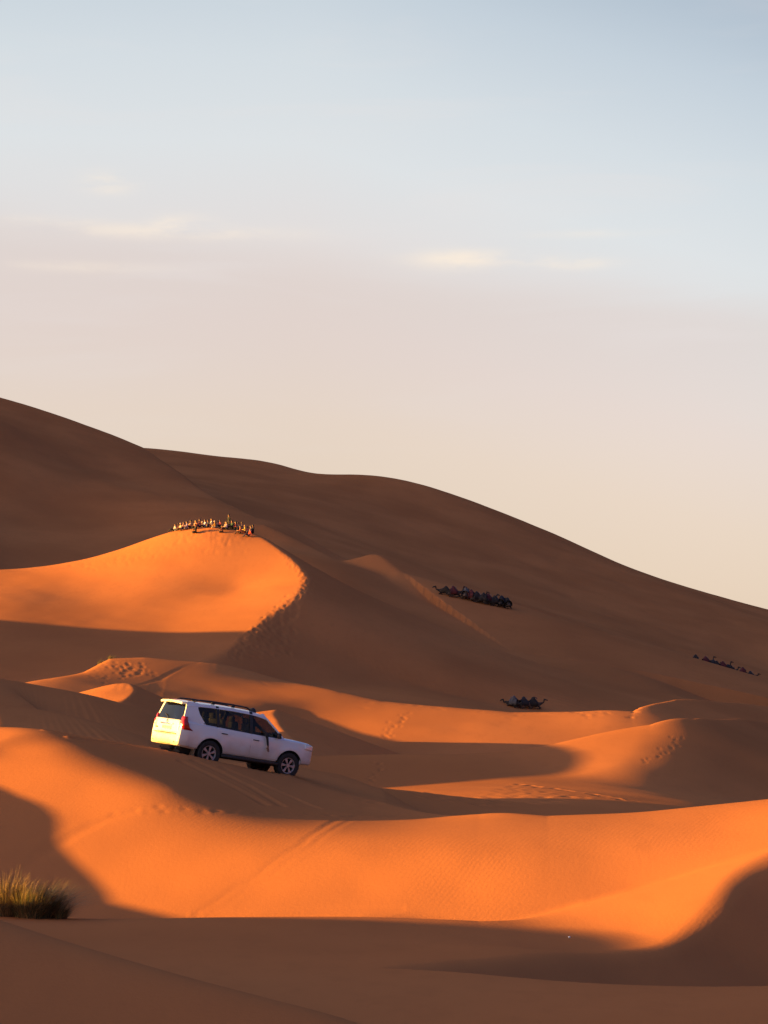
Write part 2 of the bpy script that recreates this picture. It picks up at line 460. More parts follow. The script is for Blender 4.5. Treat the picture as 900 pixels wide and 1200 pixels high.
def ground(x, y):
    """Height of the dune surface before footprints."""
    return float(height(np.array([x], float), np.array([y], float))[0])

_D = np.geomspace(18, 640, 2600)
def hit(px, py, dmin=18.0):
    """Point of the dune surface seen at a photograph pixel."""
    D = _D[_D >= dmin]
    x, y = (px - 450.0) / F, (600.0 - py) / F
    kk = D / (CA - y * SA)
    X, Z = kk * x, kk * (SA + y * CA)
    h = height(X.copy(), D.copy())
    i = np.nonzero(h > Z)[0]
    if len(i) == 0:
        return None
    i = int(i[0])
    if i == 0:
        return (X[0], D[0], h[0])
    a = (Z[i-1] - h[i-1]) / ((Z[i-1] - h[i-1]) + (h[i] - Z[i]) + 1e-9)
    d = D[i-1] + a * (D[i] - D[i-1])
    return (float(X[i-1] + a * (X[i] - X[i-1])), float(d), float(h[i-1] + a * (h[i] - h[i-1])))

def crest_hit(px, da, db, back=0.0):
    """Crest (highest row) of the dune between two distances along one sight line; back moves behind (+) or before (-) it."""
    D = np.linspace(da, db, 500)
    X = (px - 450.0) / F * D
    h = height(X.copy(), D.copy())
    i = int(np.argmax(h / D))
    d = float(D[i]) + back
    x = (px - 450.0) / F * d
    return (x, d, ground(x, d))

# gentle relief that the wind leaves everywhere
rng = np.random.default_rng(11)
def relief(X, Y):
    out = np.zeros(X.shape)
    for wl, amp in ((2.7, 0.002), (4.3, 0.004), (7.0, 0.009), (13.0, 0.02), (26.0, 0.04)):
        for _ in range(3):
            a = rng.normal(0.5, 0.5); ph = rng.uniform(0, 6.28); wln = wl * rng.uniform(0.8, 1.25)
            out += amp / 1.8 * np.sin((X * math.cos(a) + Y * math.sin(a)) * 6.283 / wln + ph + 1.3 * np.sin(Y / (wln * 2.3) + ph))
    return out
def far_relief(X, Y):
    out = np.zeros(X.shape)
    for wl, amp in ((34.0, 0.16), (58.0, 0.32), (95.0, 0.6)):
        for _ in range(3):
            a = rng.normal(0.2, 0.45); ph = rng.uniform(0, 6.28)
            u = (X * math.cos(a) + Y * math.sin(a)) * 6.283 / wl + ph + 0.9 * np.sin(Y / (wl * 0.6) + ph)
            out += amp / 1.8 * (np.abs(np.sin(u / 2)) * 2 - 1)      # sharp-crested, like small dunes on the large ones
    return out
GZ = GZ + far_relief(GX, GY) * np.clip((GY - 268) / 60, 0, 1) * np.clip((505 - GY) / 40, 0, 1)
GZ = GZ + relief(GX, GY) * np.clip((GY - 5) / 30, 0, 1)

def dent(x, y, ang, ln, wd, dep):
    """Press one print into the sand: a hollow with a thrown-up rim."""
    R = 2.4 * max(ln, wd)
    i0, i1 = np.searchsorted(g_y, [y - R, y + R])
    if i1 - i0 < 1: return
    t0, t1 = (x - R) / (y + 30.0), (x + R) / (y + 30.0)
    j0, j1 = np.searchsorted(g_t, [t0, t1])
    if j1 - j0 < 1: return
    X, Y = GX[i0:i1, j0:j1] - x, GY[i0:i1, j0:j1] - y
    c, s = math.cos(ang), math.sin(ang)
    u, v = (X * c + Y * s) / ln, (-X * s + Y * c) / wd
    r = np.sqrt(u * u + v * v)
    GZ[i0:i1, j0:j1] += 0.42 * dep * (-np.exp(-r * r * 1.4) + 0.2 * np.exp(-((r - 1.45) ** 2) * 5))

def groove(P3, wd, dep, rim=0.25):
    """Press a continuous track (tyre) along a world polyline."""
    P3 = np.array(P3)[:, :2]
    lo, hi = P3.min(0) - 3 * wd, P3.max(0) + 3 * wd
    i0, i1 = np.searchsorted(g_y, [lo[1], hi[1]])
    tt = [lo[0] / (lo[1] + 30), lo[0] / (hi[1] + 30), hi[0] / (lo[1] + 30), hi[0] / (hi[1] + 30)]
    j0, j1 = np.searchsorted(g_t, [min(tt), max(tt)])
    X, Y = GX[i0:i1, j0:j1], GY[i0:i1, j0:j1]
    best = np.full(X.shape, 1e9)
    for a, b in zip(P3[:-1], P3[1:]):
        e = b - a; L2 = e @ e + 1e-9
        t = np.clip(((X - a[0]) * e[0] + (Y - a[1]) * e[1]) / L2, 0, 1)
        best = np.minimum(best, (X - a[0] - t * e[0]) ** 2 + (Y - a[1] - t * e[1]) ** 2)
    r = np.sqrt(best) / wd
    GZ[i0:i1, j0:j1] += 0.36 * dep * (-np.exp(-r * r * 1.4) + rim * np.exp(-((r - 1.5) ** 2) * 5))

R = random.Random(5)
def trail(pts, n, jitter=0.12, ln=0.2, wd=0.12, dep=0.05, dmin=18.0):
    """Footprints along a photograph polyline."""
    W3 = [hit(px, py, dmin) for px, py in pts]
    W3 = [p for p in W3 if p]
    if len(W3) < 2: return
    A = np.array(W3); seg = np.hypot(*(A[1:, :2] - A[:-1, :2]).T); cum = np.r_[0, np.cumsum(seg)]
    for q in range(n):
        s = cum[-1] * (q + R.uniform(0.2, 0.8)) / n
        i = min(int(np.searchsorted(cum, s, 'right')) - 1, len(seg) - 1)
        f = (s - cum[i]) / max(seg[i], 1e-6)
        p = A[i] + f * (A[i + 1] - A[i]); e = A[i + 1] - A[i]
        ang = math.atan2(e[1], e[0]) + R.uniform(-.3, .3)
        side = (q % 2 * 2 - 1) * 0.1
        dent(p[0] - math.sin(ang) * side + R.gauss(0, jitter), p[1] + math.cos(ang) * side + R.gauss(0, jitter), ang, ln * R.uniform(.8, 1.3), wd * R.uniform(.8, 1.3), dep * R.uniform(.6, 1.2))

def scatter(box, n, ln=0.25, wd=0.18, dep=0.05, dmin=18.0):
    """Trampled sand inside a photograph polygon given by its left and right edge polylines."""
    (ax, ay), (bx, by), (cx, cy), (dx_, dy_) = box
    # sample corners once, then interpolate between the four surface points
    c4 = [hit(*p, dmin) for p in box]
    if any(p is None for p in c4): return
    c4 = np.array(c4)
    for _ in range(n):
        u, v = R.random(), R.random()
        p = (c4[0] * (1 - u) + c4[1] * u) * (1 - v) + (c4[3] * (1 - u) + c4[2] * u) * v
        dent(p[0], p[1], R.uniform(-0.6, 0.6), ln * R.uniform(.7, 1.3), wd * R.uniform(.7, 1.3), dep * R.uniform(.4, 1.2))

def tyre(pts, wd=0.15, dep=0.045, gap=1.6, dmin=18.0):
    W3 = [hit(px, py, dmin) for px, py in pts]
    A = np.array([p for p in W3 if p])
    if len(A) < 2: return
    # smooth and offset to either side
    A = np.array([A[0] + 0 for _ in range(1)] + [A[i] for i in range(1, len(A))])
    T = np.gradient(A[:, :2], axis=0); T /= np.linalg.norm(T, axis=1)[:, None] + 1e-9
    N = np.c_[-T[:, 1], T[:, 0]]
    tt = np.linspace(0, len(A) - 1, len(A) * 8)
    for sgn in ((-1, 1) if gap else (0,)):
        Q = A[:, :2] + N * sgn * gap / 2
        groove(np.c_[np.interp(tt, range(len(A)), Q[:, 0]), np.interp(tt, range(len(A)), Q[:, 1])], wd, dep)

# the worn line of footprints down the crest of the lit dune
for off in (2.5, 4.5, 6.5, 9, 12):
    trail([(305 + off, 628), (332 + off, 650), (349 + off, 672), (353 + off, 683), (348 + off, 694), (330 + off, 708), (312 + off, 722), (298 + off, 735), (284 + off, 750), (268 + off, 768)], 120, 0.3, 0.26, 0.18, 0.13)
scatter([(285, 745), (350, 705), (340, 770), (268, 772)], 420, 0.36, 0.25, 0.12)
trail([(90, 663), (150, 655), (200, 640), (240, 628), (285, 628)], 70, 1.0, 0.25, 0.2, 0.09)
trail([(120, 662), (190, 648), (250, 634), (280, 640)], 60, 1.3, 0.25, 0.2, 0.09)
scatter([(205, 626), (290, 626), (296, 634), (195, 634)], 120, 0.22, 0.18, 0.06)
# far bowl: crest path and the worn patch at its right end
trail([(400, 820), (470, 826), (540, 832), (610, 836), (670, 836), (720, 832)], 80, 0.8, 0.28, 0.18, 0.05)
scatter([(660, 834), (735, 828), (752, 842), (690, 842)], 120, 0.3, 0.2, 0.06)
for off in (0, 4):
    trail([(735 + off, 828), (741 + off, 836), (738 + off, 846)], 26, 0.3, 0.28, 0.2, 0.09)
trail([(745, 826), (770, 822), (800, 821), (830, 822)], 24, 0.2, 0.28, 0.2, 0.06)
trail([(480, 836), (462, 852), (450, 866)], 26, 0.25, 0.22, 0.15, 0.06)
# crescent: single file up the crest and down the shaded face
trail([(752, 893), (765, 887), (778, 880), (789, 870), (796, 862)], 15, 0.14, 0.15, 0.10, 0.05)
trail([(438, 893), (446, 900), (442, 908), (434, 916)], 18, 0.1, 0.19, 0.12, 0.08)
# flat with footprints
scatter([(470, 930), (600, 922), (700, 938), (560, 944)], 240, 0.28, 0.18, 0.05)
trail([(610, 920), (660, 926), (710, 934), (735, 939)], 60, 0.15, 0.25, 0.17, 0.06)
scatter([(400, 944), (480, 944), (520, 949), (430, 949)], 40, 0.25, 0.17, 0.05)
# long lit face: a walker's line below the crest and two slides down the face
trail([(128, 952), (150, 949), (200, 950), (260, 951), (320, 953), (380, 957), (430, 958)], 20, 0.08, 0.13, 0.08, 0.045)
trail([(395, 957), (420, 958), (445, 958), (470, 957), (500, 956)], 24, 0.18, 0.13, 0.09, 0.045)
for dx_ in (0, 10):
    tyre([(150 + dx_, 950), (110 + dx_, 962), (75 + dx_, 982), (40 + dx_, 1005), (15 + dx_, 1025)], 0.16, 0.03, 0)
for dx_ in (0, 14):
    tyre([(398 + dx_, 960), (376 + dx_, 972), (352 + dx_, 990), (325 + dx_, 1006), (301 + dx_, 1027), (276 + dx_, 1040), (252 + dx_, 1058), (232 + dx_, 1070)], 0.13, 0.010 if dx_ else 0.018, 0)
tyre([(470, 1062), (400, 1064), (330, 1068), (230, 1074)], 0.1, 0.02, 0)
# ruts leading to the rear wheels of the car
YAW = math.radians(35.0)
CAR_XY = (unproj(240, 889, 59.2)[0] - (-1.34 * math.cos(YAW) + .80 * math.sin(YAW)), 59.2 - (-1.34 * math.sin(YAW) - .80 * math.cos(YAW)))
for y_ in (-.8, .8):
    Q_ = [(CAR_XY[0] + a_ * math.cos(YAW) - (y_ + .05 * math.sin(a_)) * math.sin(YAW), CAR_XY[1] + a_ * math.sin(YAW) + (y_ + .05 * math.sin(a_)) * math.cos(YAW), 0) for a_ in np.linspace(-5.5, 1.5, 12)]
    groove(Q_, 0.17, 0.18, 0.5)
# tyre tracks down the shaded side below the car and over the tracked swell
tyre([(212, 893), (240, 906), (275, 924), (310, 943)], 0.13, 0.12, 0)
tyre([(228, 893), (258, 906), (292, 923), (330, 945)], 0.13, 0.12, 0)
tyre([(262, 902), (300, 918), (340, 935), (372, 948)], 0.13, 0.12, 0)
for q in range(9):
    f_ = q + R.uniform(-.3, .3)
    tyre([(138 + f_ * 6, 808 - f_ * 1.2), (180 + f_ * 4, 798 - f_ * 1.9), (216 + f_ * 2, 793 - f_ * 2.0), (258 + f_, 793 - f_ * 1.8), (305, 800 - f_ * 1.6), (325 + R.uniform(-12, 25), 805 - f_ * 1.5)], 0.18, 0.018, 0)
scatter([(75, 792), (130, 787), (150, 800), (105, 803)], 45, 0.22, 0.14, 0.06)
for q in range(4):
    trail([(126 + q * 9, 780 - q), (138 + q * 10, 786), (150 + q * 12, 793)], 12, 0.25, 0.25, 0.16, 0.08)

nr, nc = GX.shape
me = bpy.data.meshes.new('sand_dunes')
me.vertices.add(nr * nc)
me.vertices.foreach_set('co', np.stack([GX, GY, GZ], -1).astype(np.float32).ravel())
ii = np.arange(nr * nc).reshape(nr, nc)
q = np.stack([ii[:-1, :-1], ii[:-1, 1:], ii[1:, 1:], ii[1:, :-1]], -1).reshape(-1, 4)
me.loops.add(q.size)
me.loops.foreach_set('vertex_index', q.ravel().astype(np.int32))
me.polygons.add(len(q))
me.polygons.foreach_set('loop_start', np.arange(0, q.size, 4, dtype=np.int32))
me.update()
me.shade_smooth()

sand = bpy.data.materials.new('orange_sand')
sand.use_nodes = True
t = NT(sand.node_tree)
p = sand.node_tree.nodes['Principled BSDF']
p.inputs['Roughness'].default_value = 1.0
p.inputs['Specular IOR Level'].default_value = 0.0
geo = t.n('ShaderNodeNewGeometry')
def noise(scale, detail=3.0, rough=0.5, stretch=(1, 1, 1)):
    mp = t.n('ShaderNodeMapping'); mp.inputs['Scale'].default_value = stretch
    t.t.links.new(geo.outputs['Position'], mp.inputs[0])
    nd = t.n('ShaderNodeTexNoise'); nd.inputs['Scale'].default_value = scale; nd.inputs['Detail'].default_value = detail; nd.inputs['Roughness'].default_value = rough
    t.t.links.new(mp.outputs[0], nd.inputs['Vector'])
    return nd.outputs[0]
c1 = t.mix(t.smooth(noise(0.06, 4), 0.3, 0.7), (0.45, 0.166, 0.057), (0.55, 0.206, 0.070))
c2 = t.mix(t.m('MULTIPLY', t.smooth(noise(1.7, 5, 0.6, (1, 0.35, 1)), 0.45, 0.75), 0.30), c1, (0.42, 0.155, 0.055))
c2 = t.mix(t.m('MULTIPLY', t.smooth(noise(0.035, 5, 0.6, (1, 0.4, 2.5)), 0.45, 0.7), 0.35), c2, (0.40, 0.142, 0.050))
c3 = t.mix(t.m('MULTIPLY', t.smooth(noise(38.0, 2, 0.7), 0.5, 0.85), 0.35), c2, (0.36, 0.14, 0.048))
t.put(p.inputs['Base Color'], c3)
wv = t.n('ShaderNodeTexWave', wave_type='BANDS', bands_direction='X')
mp = t.n('ShaderNodeMapping'); mp.inputs['Rotation'].default_value = (0, 0, 0.45)
t.t.links.new(geo.outputs['Position'], mp.inputs[0]); t.t.links.new(mp.outputs[0], wv.inputs['Vector'])
wv.inputs['Scale'].default_value = 2.6; wv.inputs['Distortion'].default_value = 5.0; wv.inputs['Detail'].default_value = 3.0; wv.inputs['Detail Scale'].default_value = 0.6
amp = t.smooth(noise(0.22, 2), 0.42, 0.7)
hgt = t.m('ADD', t.m('MULTIPLY', t.m('MULTIPLY', wv.outputs['Fac'], amp), 0.0015), t.m('MULTIPLY', noise(11.0, 4, 0.65), 0.009))
bp = t.n('ShaderNodeBump'); bp.inputs['Strength'].default_value = 0.55; bp.inputs['Distance'].default_value = 1.0
t.put(bp.inputs['Height'], hgt)
t.t.links.new(bp.outputs[0], p.inputs['Normal'])
dunes = tag(obj('sand_dunes', me, None, [sand]), 'smooth orange sand dunes with sharp crests and footprints', kind='structure')

# the flat desert the dunes stand on, out to the horizon and behind the camera
bm = bmesh.new()
bmesh.ops.create_grid(bm, x_segments=60, y_segments=60, size=9000)
for v in bm.verts:
    v.co.z = -11.0 + 1.2 * math.sin(v.co.x / 310.0) * math.cos(v.co.y / 270.0)
tag(obj('desert_plain', bm_mesh('desert_plain', bm), None, [sand]), 'flat orange desert floor around the dunes', kind='structure')

# unseen dune added behind the camera to block low sky light
bx_, by_ = np.meshgrid(np.linspace(-320, 320, 130), np.linspace(-230, -26, 60))
bz_ = -11.5 + 20.5 * np.exp(-((by_ + 62 + 14 * np.sin(bx_ / 60)) / 26) ** 2) * (0.72 + 0.28 * np.sin(bx_ / 47 + 1)) + 8 * np.exp(-((by_ + 150) / 40) ** 2)
bm = grid_mesh_np(bx_, by_, bz_)
tag(obj('sand_dune', bm, None, [sand]), 'unseen orange sand dune added behind the viewpoint to block low sky light', kind='structure')
# ------------------------------------------------------------------ grass tussocks
def blade_mesh(n, rad, hgt, seed, lean=(0, 0)):
    Rg = random.Random(seed)
    bm_ = bmesh.new()
    for _ in range(n):
        a = Rg.uniform(0, 6.2832); rr = rad * .36 * math.sqrt(Rg.random())
        bx_, by_ = rr * math.cos(a), rr * math.sin(a)
        out = Vector((math.cos(a + Rg.gauss(0, .5)), math.sin(a + Rg.gauss(0, .5)), 0))
        L = hgt * Rg.uniform(.5, 1.15); spread = rad * Rg.uniform(.15, 1.0) * (.45 + 1.2 * rr / rad)
        w_ = Rg.uniform(.0035, .007)
        side = Vector((-out.y, out.x, 0)).normalized()
        prev = None
        N_ = 6
        for k_ in range(N_ + 1):
            f = k_ / N_
            droop = Rg.uniform(.9, 1.1)
            p_ = Vector((bx_, by_, 0)) + out * (spread * f ** 1.6) + Vector((lean[0] * f * f, lean[1] * f * f, L * (f - .38 * f ** 2.6 * min(1, spread / rad * 1.3)) * droop - .03))
            ww = w_ * (1 - f * .85)
            cur = (bm_.verts.new(p_ + side * ww), bm_.verts.new(p_ - side * ww))
            if prev:
                fc = bm_.faces.new((prev[0], prev[1], cur[1], cur[0]))
            prev = cur
    return bm_mesh('blades', bm_)
GREEN = mat('grass_green', (.085, .082, .026), .8, noise=.35, nscale=30)
DRY = mat('grass_dry', (.32, .20, .08), .85, noise=.3, nscale=30)
def tussock(px, py, rad, hgt, n, dry, seed, label, lean=(0, 0), D=None):
    p_ = hit(px, py) if D is None else (unproj(px, py, D)[0], D, 0)
    x, y = p_[0], p_[1]
    e = empty('grass_tussock', (x, y, ground(x, y) - .02))
    a = obj('green_blades', blade_mesh(int(n * (1 - dry)), rad, hgt, seed, lean), e, [GREEN]); a['kind'] = 'stuff'
    b = obj('dry_blades', blade_mesh(int(n * dry), rad * 1.05, hgt * 1.05, seed + 1, lean), e, [DRY]); b['kind'] = 'stuff'
    tag(e, label, 'grass', 'grass tussocks on the dunes')
    return e
tussock(42, 1072, 1.15, .80, 2300, .34, 1, 'dense green tussock with arching blades in the shaded lower left corner', (.25, 0), D=42.6)
tussock(6, 1070, .85, .95, 1500, .66, 5, 'pale dry tussock cut by the left edge of the picture', (.1, 0), D=42.8)
tussock(70, 1075, .35, .40, 380, .3, 9, 'small low tuft at the right foot of the dense tussock', (.2, 0), D=42.4)
for i, (px, w_, lab) in enumerate(((118, .5, 'thin dark tuft on the far swell, lower left of the pair'), (130, .6, 'thin dark tuft on the far swell, upper right of the pair'))):
    x, y, z = crest_hit(px, 144, 158, .6)
    e = empty('grass_tussock', (x, y, z - .05))
    a = obj('green_blades', blade_mesh(160, w_, .55, 40 + i, (.2, 0)), e, [GREEN]); a['kind'] = 'stuff'
    tag(e, lab, 'grass', 'grass tussocks on the dunes')
# one small white stone on the sand in front
p_ = hit(667, 1099)
bm_ = bmesh.new(); bmesh.ops.create_icosphere(bm_, subdivisions=2, radius=.03)
for v in bm_.verts:
    v.co *= 1 + .25 * math.sin(v.co.x * 90 + 1) * math.cos(v.co.y * 70)
    v.co.z *= .6
st_ = obj('stone', bm_mesh('stone', bm_), None, [mat('white_stone', (.75, .72, .68), .8, noise=.1)])
st_.location = (p_[0], p_[1], p_[2] + .012)
tag(st_, 'tiny white stone on the shaded sand below the lit nose', 'stone')
# ------------------------------------------------------------------ white off-road car
def grid_mesh(name, P, close_u=False, smooth=True):
    """Mesh from a 2D array of points (rows x cols)."""
    bm = bmesh.new()
    vs_ = [[bm.verts.new(p) for p in row] for row in P]
    nu, nv = len(P), len(P[0])
    for i in range(nu if close_u else nu - 1):
        for j in range(nv - 1):
            bm.faces.new((vs_[i][j], vs_[(i + 1) % nu][j], vs_[(i + 1) % nu][j + 1], vs_[i][j + 1]))
    return bm

def slab(bm, thickness):
    """Give a sheet thickness (towards -normal)."""
    bm.normal_update()
    bmesh.ops.solidify(bm, geom=bm.faces[:], thickness=thickness)
    return bm

def box_bm(bm, c, s, rot=None, bevel=0.0):
    r = bmesh.ops.create_cube(bm, size=1.0)
    vs_ = r['verts']
    bmesh.ops.scale(bm, vec=s, verts=vs_)
    if bevel:
        es = list({e for v in vs_ for e in v.link_edges})
        rr = bmesh.ops.bevel(bm, geom=es, offset=bevel, segments=2, affect='EDGES', profile=0.5)
        vs_ = list({v for f in rr['faces'] for v in f.verts} | {v for v in vs_ if v.is_valid})
    if rot is not None:
        bmesh.ops.rotate(bm, cent=(0, 0, 0), matrix=rot.to_matrix(), verts=vs_)
    bmesh.ops.translate(bm, vec=c, verts=vs_)
    return vs_

def box(name, c, s, parent, m, rot=None, bevel=0.0):
    bm = bmesh.new(); box_bm(bm, c, s, rot, bevel)
    return obj(name, bm_mesh(name, bm, bevel > 0), parent, [m])

def tube_bm(bm, pts, r, n=8):
    """Round bar through points."""
    pts = [Vector(p) for p in pts]
    rings = []
    for i, p in enumerate(pts):
        d = (pts[min(i + 1, len(pts) - 1)] - pts[max(i - 1, 0)]).normalized()
        a = d.orthogonal().normalized(); b = d.cross(a)
        rr = r[i] if isinstance(r, (list, tuple)) else r
        rings.append([bm.verts.new(p + a * math.cos(k * 6.2832 / n) * rr + b * math.sin(k * 6.2832 / n) * rr) for k in range(n)])
    # keep the rings from twisting
    for i in range(1, len(rings)):
        best = min(range(n), key=lambda s: (rings[i][s].co - rings[i - 1][0].co).length)
        rings[i] = rings[i][best:] + rings[i][:best]
        if (rings[i][1].co - rings[i - 1][1].co).length > (rings[i][-1].co - rings[i - 1][1].co).length:
            rings[i] = [rings[i][0]] + rings[i][:0:-1]
    for a, b in zip(rings[:-1], rings[1:]):
        for k in range(n):
            bm.faces.new((a[k], a[(k + 1) % n], b[(k + 1) % n], b[k]))
    bm.faces.new(rings[0][::-1]); bm.faces.new(rings[-1])

PAINT = mat('white_paint', (0.74, 0.76, 0.78), 0.28, coat=0.6)
_t = NT(PAINT.node_tree); _p = PAINT.node_tree.nodes['Principled BSDF']
_tc = _t.n('ShaderNodeTexCoord'); _sp = _t.n('ShaderNodeSeparateXYZ'); _t.t.links.new(_tc.outputs['Object'], _sp.inputs[0])
_nz = _t.n('ShaderNodeTexNoise'); _nz.inputs['Scale'].default_value = 3.5; _nz.inputs['Detail'].default_value = 6.0; _t.t.links.new(_tc.outputs['Object'], _nz.inputs['Vector'])
_d = _t.m('MULTIPLY', _t.smooth(_t.m('ADD', _sp.outputs[2], _t.m('MULTIPLY', _nz.outputs[0], -0.5)), 0.75, 0.15), 0.65)   # dust thrown up on the lower panels, tinted to paint in a pinkish reflection too
_t.put(_p.inputs['Base Color'], _t.mix(_d, (0.74, 0.765, 0.79), (0.50, 0.36, 0.26)))
_t.put(_p.inputs['Roughness'], _t.m('ADD', 0.30, _t.m('MULTIPLY', _d, 0.5)))
BLACK = mat('black_trim', (0.018, 0.018, 0.019), 0.55, noise=0.2)
RUBBER = mat('tyre_rubber', (0.022, 0.021, 0.021), 0.85, noise=0.3, nscale=14)
ALLOY = mat('alloy', (0.42, 0.42, 0.44), 0.4, 0.7)
DARK = mat('underside', (0.02, 0.019, 0.018), 0.9)
RED = mat('tail_lamp_red', (0.36, 0.012, 0.01), 0.2, coat=0.5)
LAMP = mat('lamp_clear', (0.72, 0.74, 0.78), 0.12, 0.3, coat=0.5)
CHROME = mat('chrome', (0.72, 0.72, 0.72), 0.15, 1.0)
PLATE = mat('number_plate', (0.72, 0.70, 0.62), 0.5)
SEAT = mat('seat_cloth', (0.11, 0.10, 0.095), 0.9, noise=0.2)
FLAP = mat('mud_flap', (0.10, 0.07, 0.05), 0.85, noise=0.2)
GLASS = bpy.data.materials.new('tinted_glass'); GLASS.use_nodes = True
_t = NT(GLASS.node_tree); GLASS.node_tree.nodes.clear()
_tr = _t.n('ShaderNodeBsdfTransparent'); _tr.inputs[0].default_value = (0.20, 0.215, 0.22, 1)
_gl = _t.n('ShaderNodeBsdfGlossy'); _gl.inputs['Roughness'].default_value = 0.03
_lw = _t.n('ShaderNodeFresnel'); _lw.inputs[0].default_value = 1.5
_mx = _t.n('ShaderNodeMixShader'); _o = _t.n('ShaderNodeOutputMaterial')
_t.t.links.new(_lw.outputs[0], _mx.inputs[0]); _t.t.links.new(_tr.outputs[0], _mx.inputs[1]); _t.t.links.new(_gl.outputs[0], _mx.inputs[2]); _t.t.links.new(_mx.outputs[0], _o.inputs[0])

# side profile of the lower body: station x, bottom, top, half width
ST = [(-2.43, 0.590, 0.730, 0.72), (-2.41, 0.530, 0.790, 0.8), (-2.385, 0.490, 0.830, 0.855), (-2.37, 0.495, 1.080, 0.865), (-2.355, 0.485, 1.215, 0.87), (-2.3, 0.475, 1.245, 0.895), (-2.15, 0.465, 1.245, 0.925),
      (-1.9, 0.445, 1.235, 0.935), (-1.6, 0.425, 1.225, 0.94), (-1.2, 0.415, 1.215, 0.94), (-0.7, 0.415, 1.200, 0.935), (-0.1, 0.415, 1.185, 0.935), (0.5, 0.415, 1.170, 0.935), (0.9, 0.415, 1.160, 0.935),
      (1.15, 0.415, 1.175, 0.935), (1.4, 0.425, 1.165, 0.935), (1.7, 0.445, 1.155, 0.93), (1.95, 0.465, 1.140, 0.92), (2.12, 0.475, 1.120, 0.895), (2.22, 0.470, 1.080, 0.86), (2.29, 0.490, 1.035, 0.81), (2.335, 0.530, 0.970, 0.74), (2.355, 0.580, 0.870, 0.66)]
_sx = [s[0] for s in ST]
def st(x, i): return float(np.interp(x, _sx, [s[i] for s in ST]))
ZG = [(.39, .90), (.48, .955), (.60, .985), (.73, .992), (.84, 1.0), (.97, .998), (1.08, .985), (1.18, .962), (1.26, .945)]
def side_y(x, z):
    g = float(np.interp(z, [a for a, b in ZG], [b for a, b in ZG]))
    flare = 0.0
    for xa in (1.45, -1.34):
        d = math.hypot(x - xa, z - .385)
        flare = max(flare, .022 * math.exp(-((d - .50) / .09) ** 2))
    return st(x, 3) * g + flare

CAR = empty('off_road_car')
NL = 16
def body_bm():
    xs = sorted(set(_sx + list(np.linspace(-2.2, 2.1, 64))))
    P = []
    for x in xs:
        b, tp, wd = st(x, 1), st(x, 2), st(x, 3)
        ring = [(x, 0, b), (x, wd * .5, b)]
        rad = .045
        for j in range(NL + 1):
            z = b + (tp - b) * j / NL
            y = side_y(x, z)
            e = min((z - b) / rad, 1.0); y -= rad * (1 - math.sqrt(max(0, 1 - (1 - e) ** 2)))
            e = min((tp - z) / .06, 1.0); y -= .06 * (1 - math.sqrt(max(0, 1 - (1 - e) ** 2)))
            ring.append((x, y, z))
        crown = .025 if x > 1.1 else 0.0
        ring += [(x, wd * .55, tp + crown * .8), (x, 0, tp + crown)]
        full = ring + [(px_, -py_, pz_) for px_, py_, pz_ in ring[-2:0:-1]]
        P.append(full)
    bm = bmesh.new()
    vv = [[bm.verts.new(p) for p in r] for r in P]
    n = len(vv[0])
    for a, b in zip(vv[:-1], vv[1:]):
        for k in range(n):
            bm.faces.new((a[k], b[k], b[(k + 1) % n], a[(k + 1) % n]))
    bm.faces.new(vv[0]); bm.faces.new(vv[-1][::-1])
    bmesh.ops.recalc_face_normals(bm, faces=bm.faces[:])
    return bm
body = obj('body', bm_mesh('body', body_bm()), CAR, [PAINT, DARK])
cut = bmesh.new()
for xa in (1.45, -1.34):
    for s in (-1, 1):
        r = bmesh.ops.create_cone(cut, cap_ends=True, segments=40, radius1=.462, radius2=.462, depth=.50)
        bmesh.ops.rotate(cut, cent=(0, 0, 0), matrix=Euler((math.pi / 2, 0, 0)).to_matrix(), verts=r['verts'])
        bmesh.ops.translate(cut, vec=(xa, s * .86, .385), verts=r['verts'])
        r = bmesh.ops.create_cube(cut, size=1.0)
        bmesh.ops.scale(cut, vec=(.80, .50, .5), verts=r['verts'])
        bmesh.ops.translate(cut, vec=(xa, s * .86, .12), verts=r['verts'])
cutter = obj('wheel_arch_cutter', bm_mesh('cutter', cut, False), None, [PAINT, DARK])
for pg in cutter.data.polygons: pg.material_index = 1
md = body.modifiers.new('arches', 'BOOLEAN'); md.operation = 'DIFFERENCE'; md.object = cutter; md.solver = 'EXACT'
md.use_self = True
dg = bpy.context.evaluated_depsgraph_get()
new = bpy.data.meshes.new_from_object(body.evaluated_get(dg))
body.modifiers.clear(); body.data = new
bpy.data.objects.remove(cutter)
body.data.shade_smooth()
if hasattr(body.data, 'set_sharp_from_angle'): body.data.set_sharp_from_angle(angle=math.radians(35))

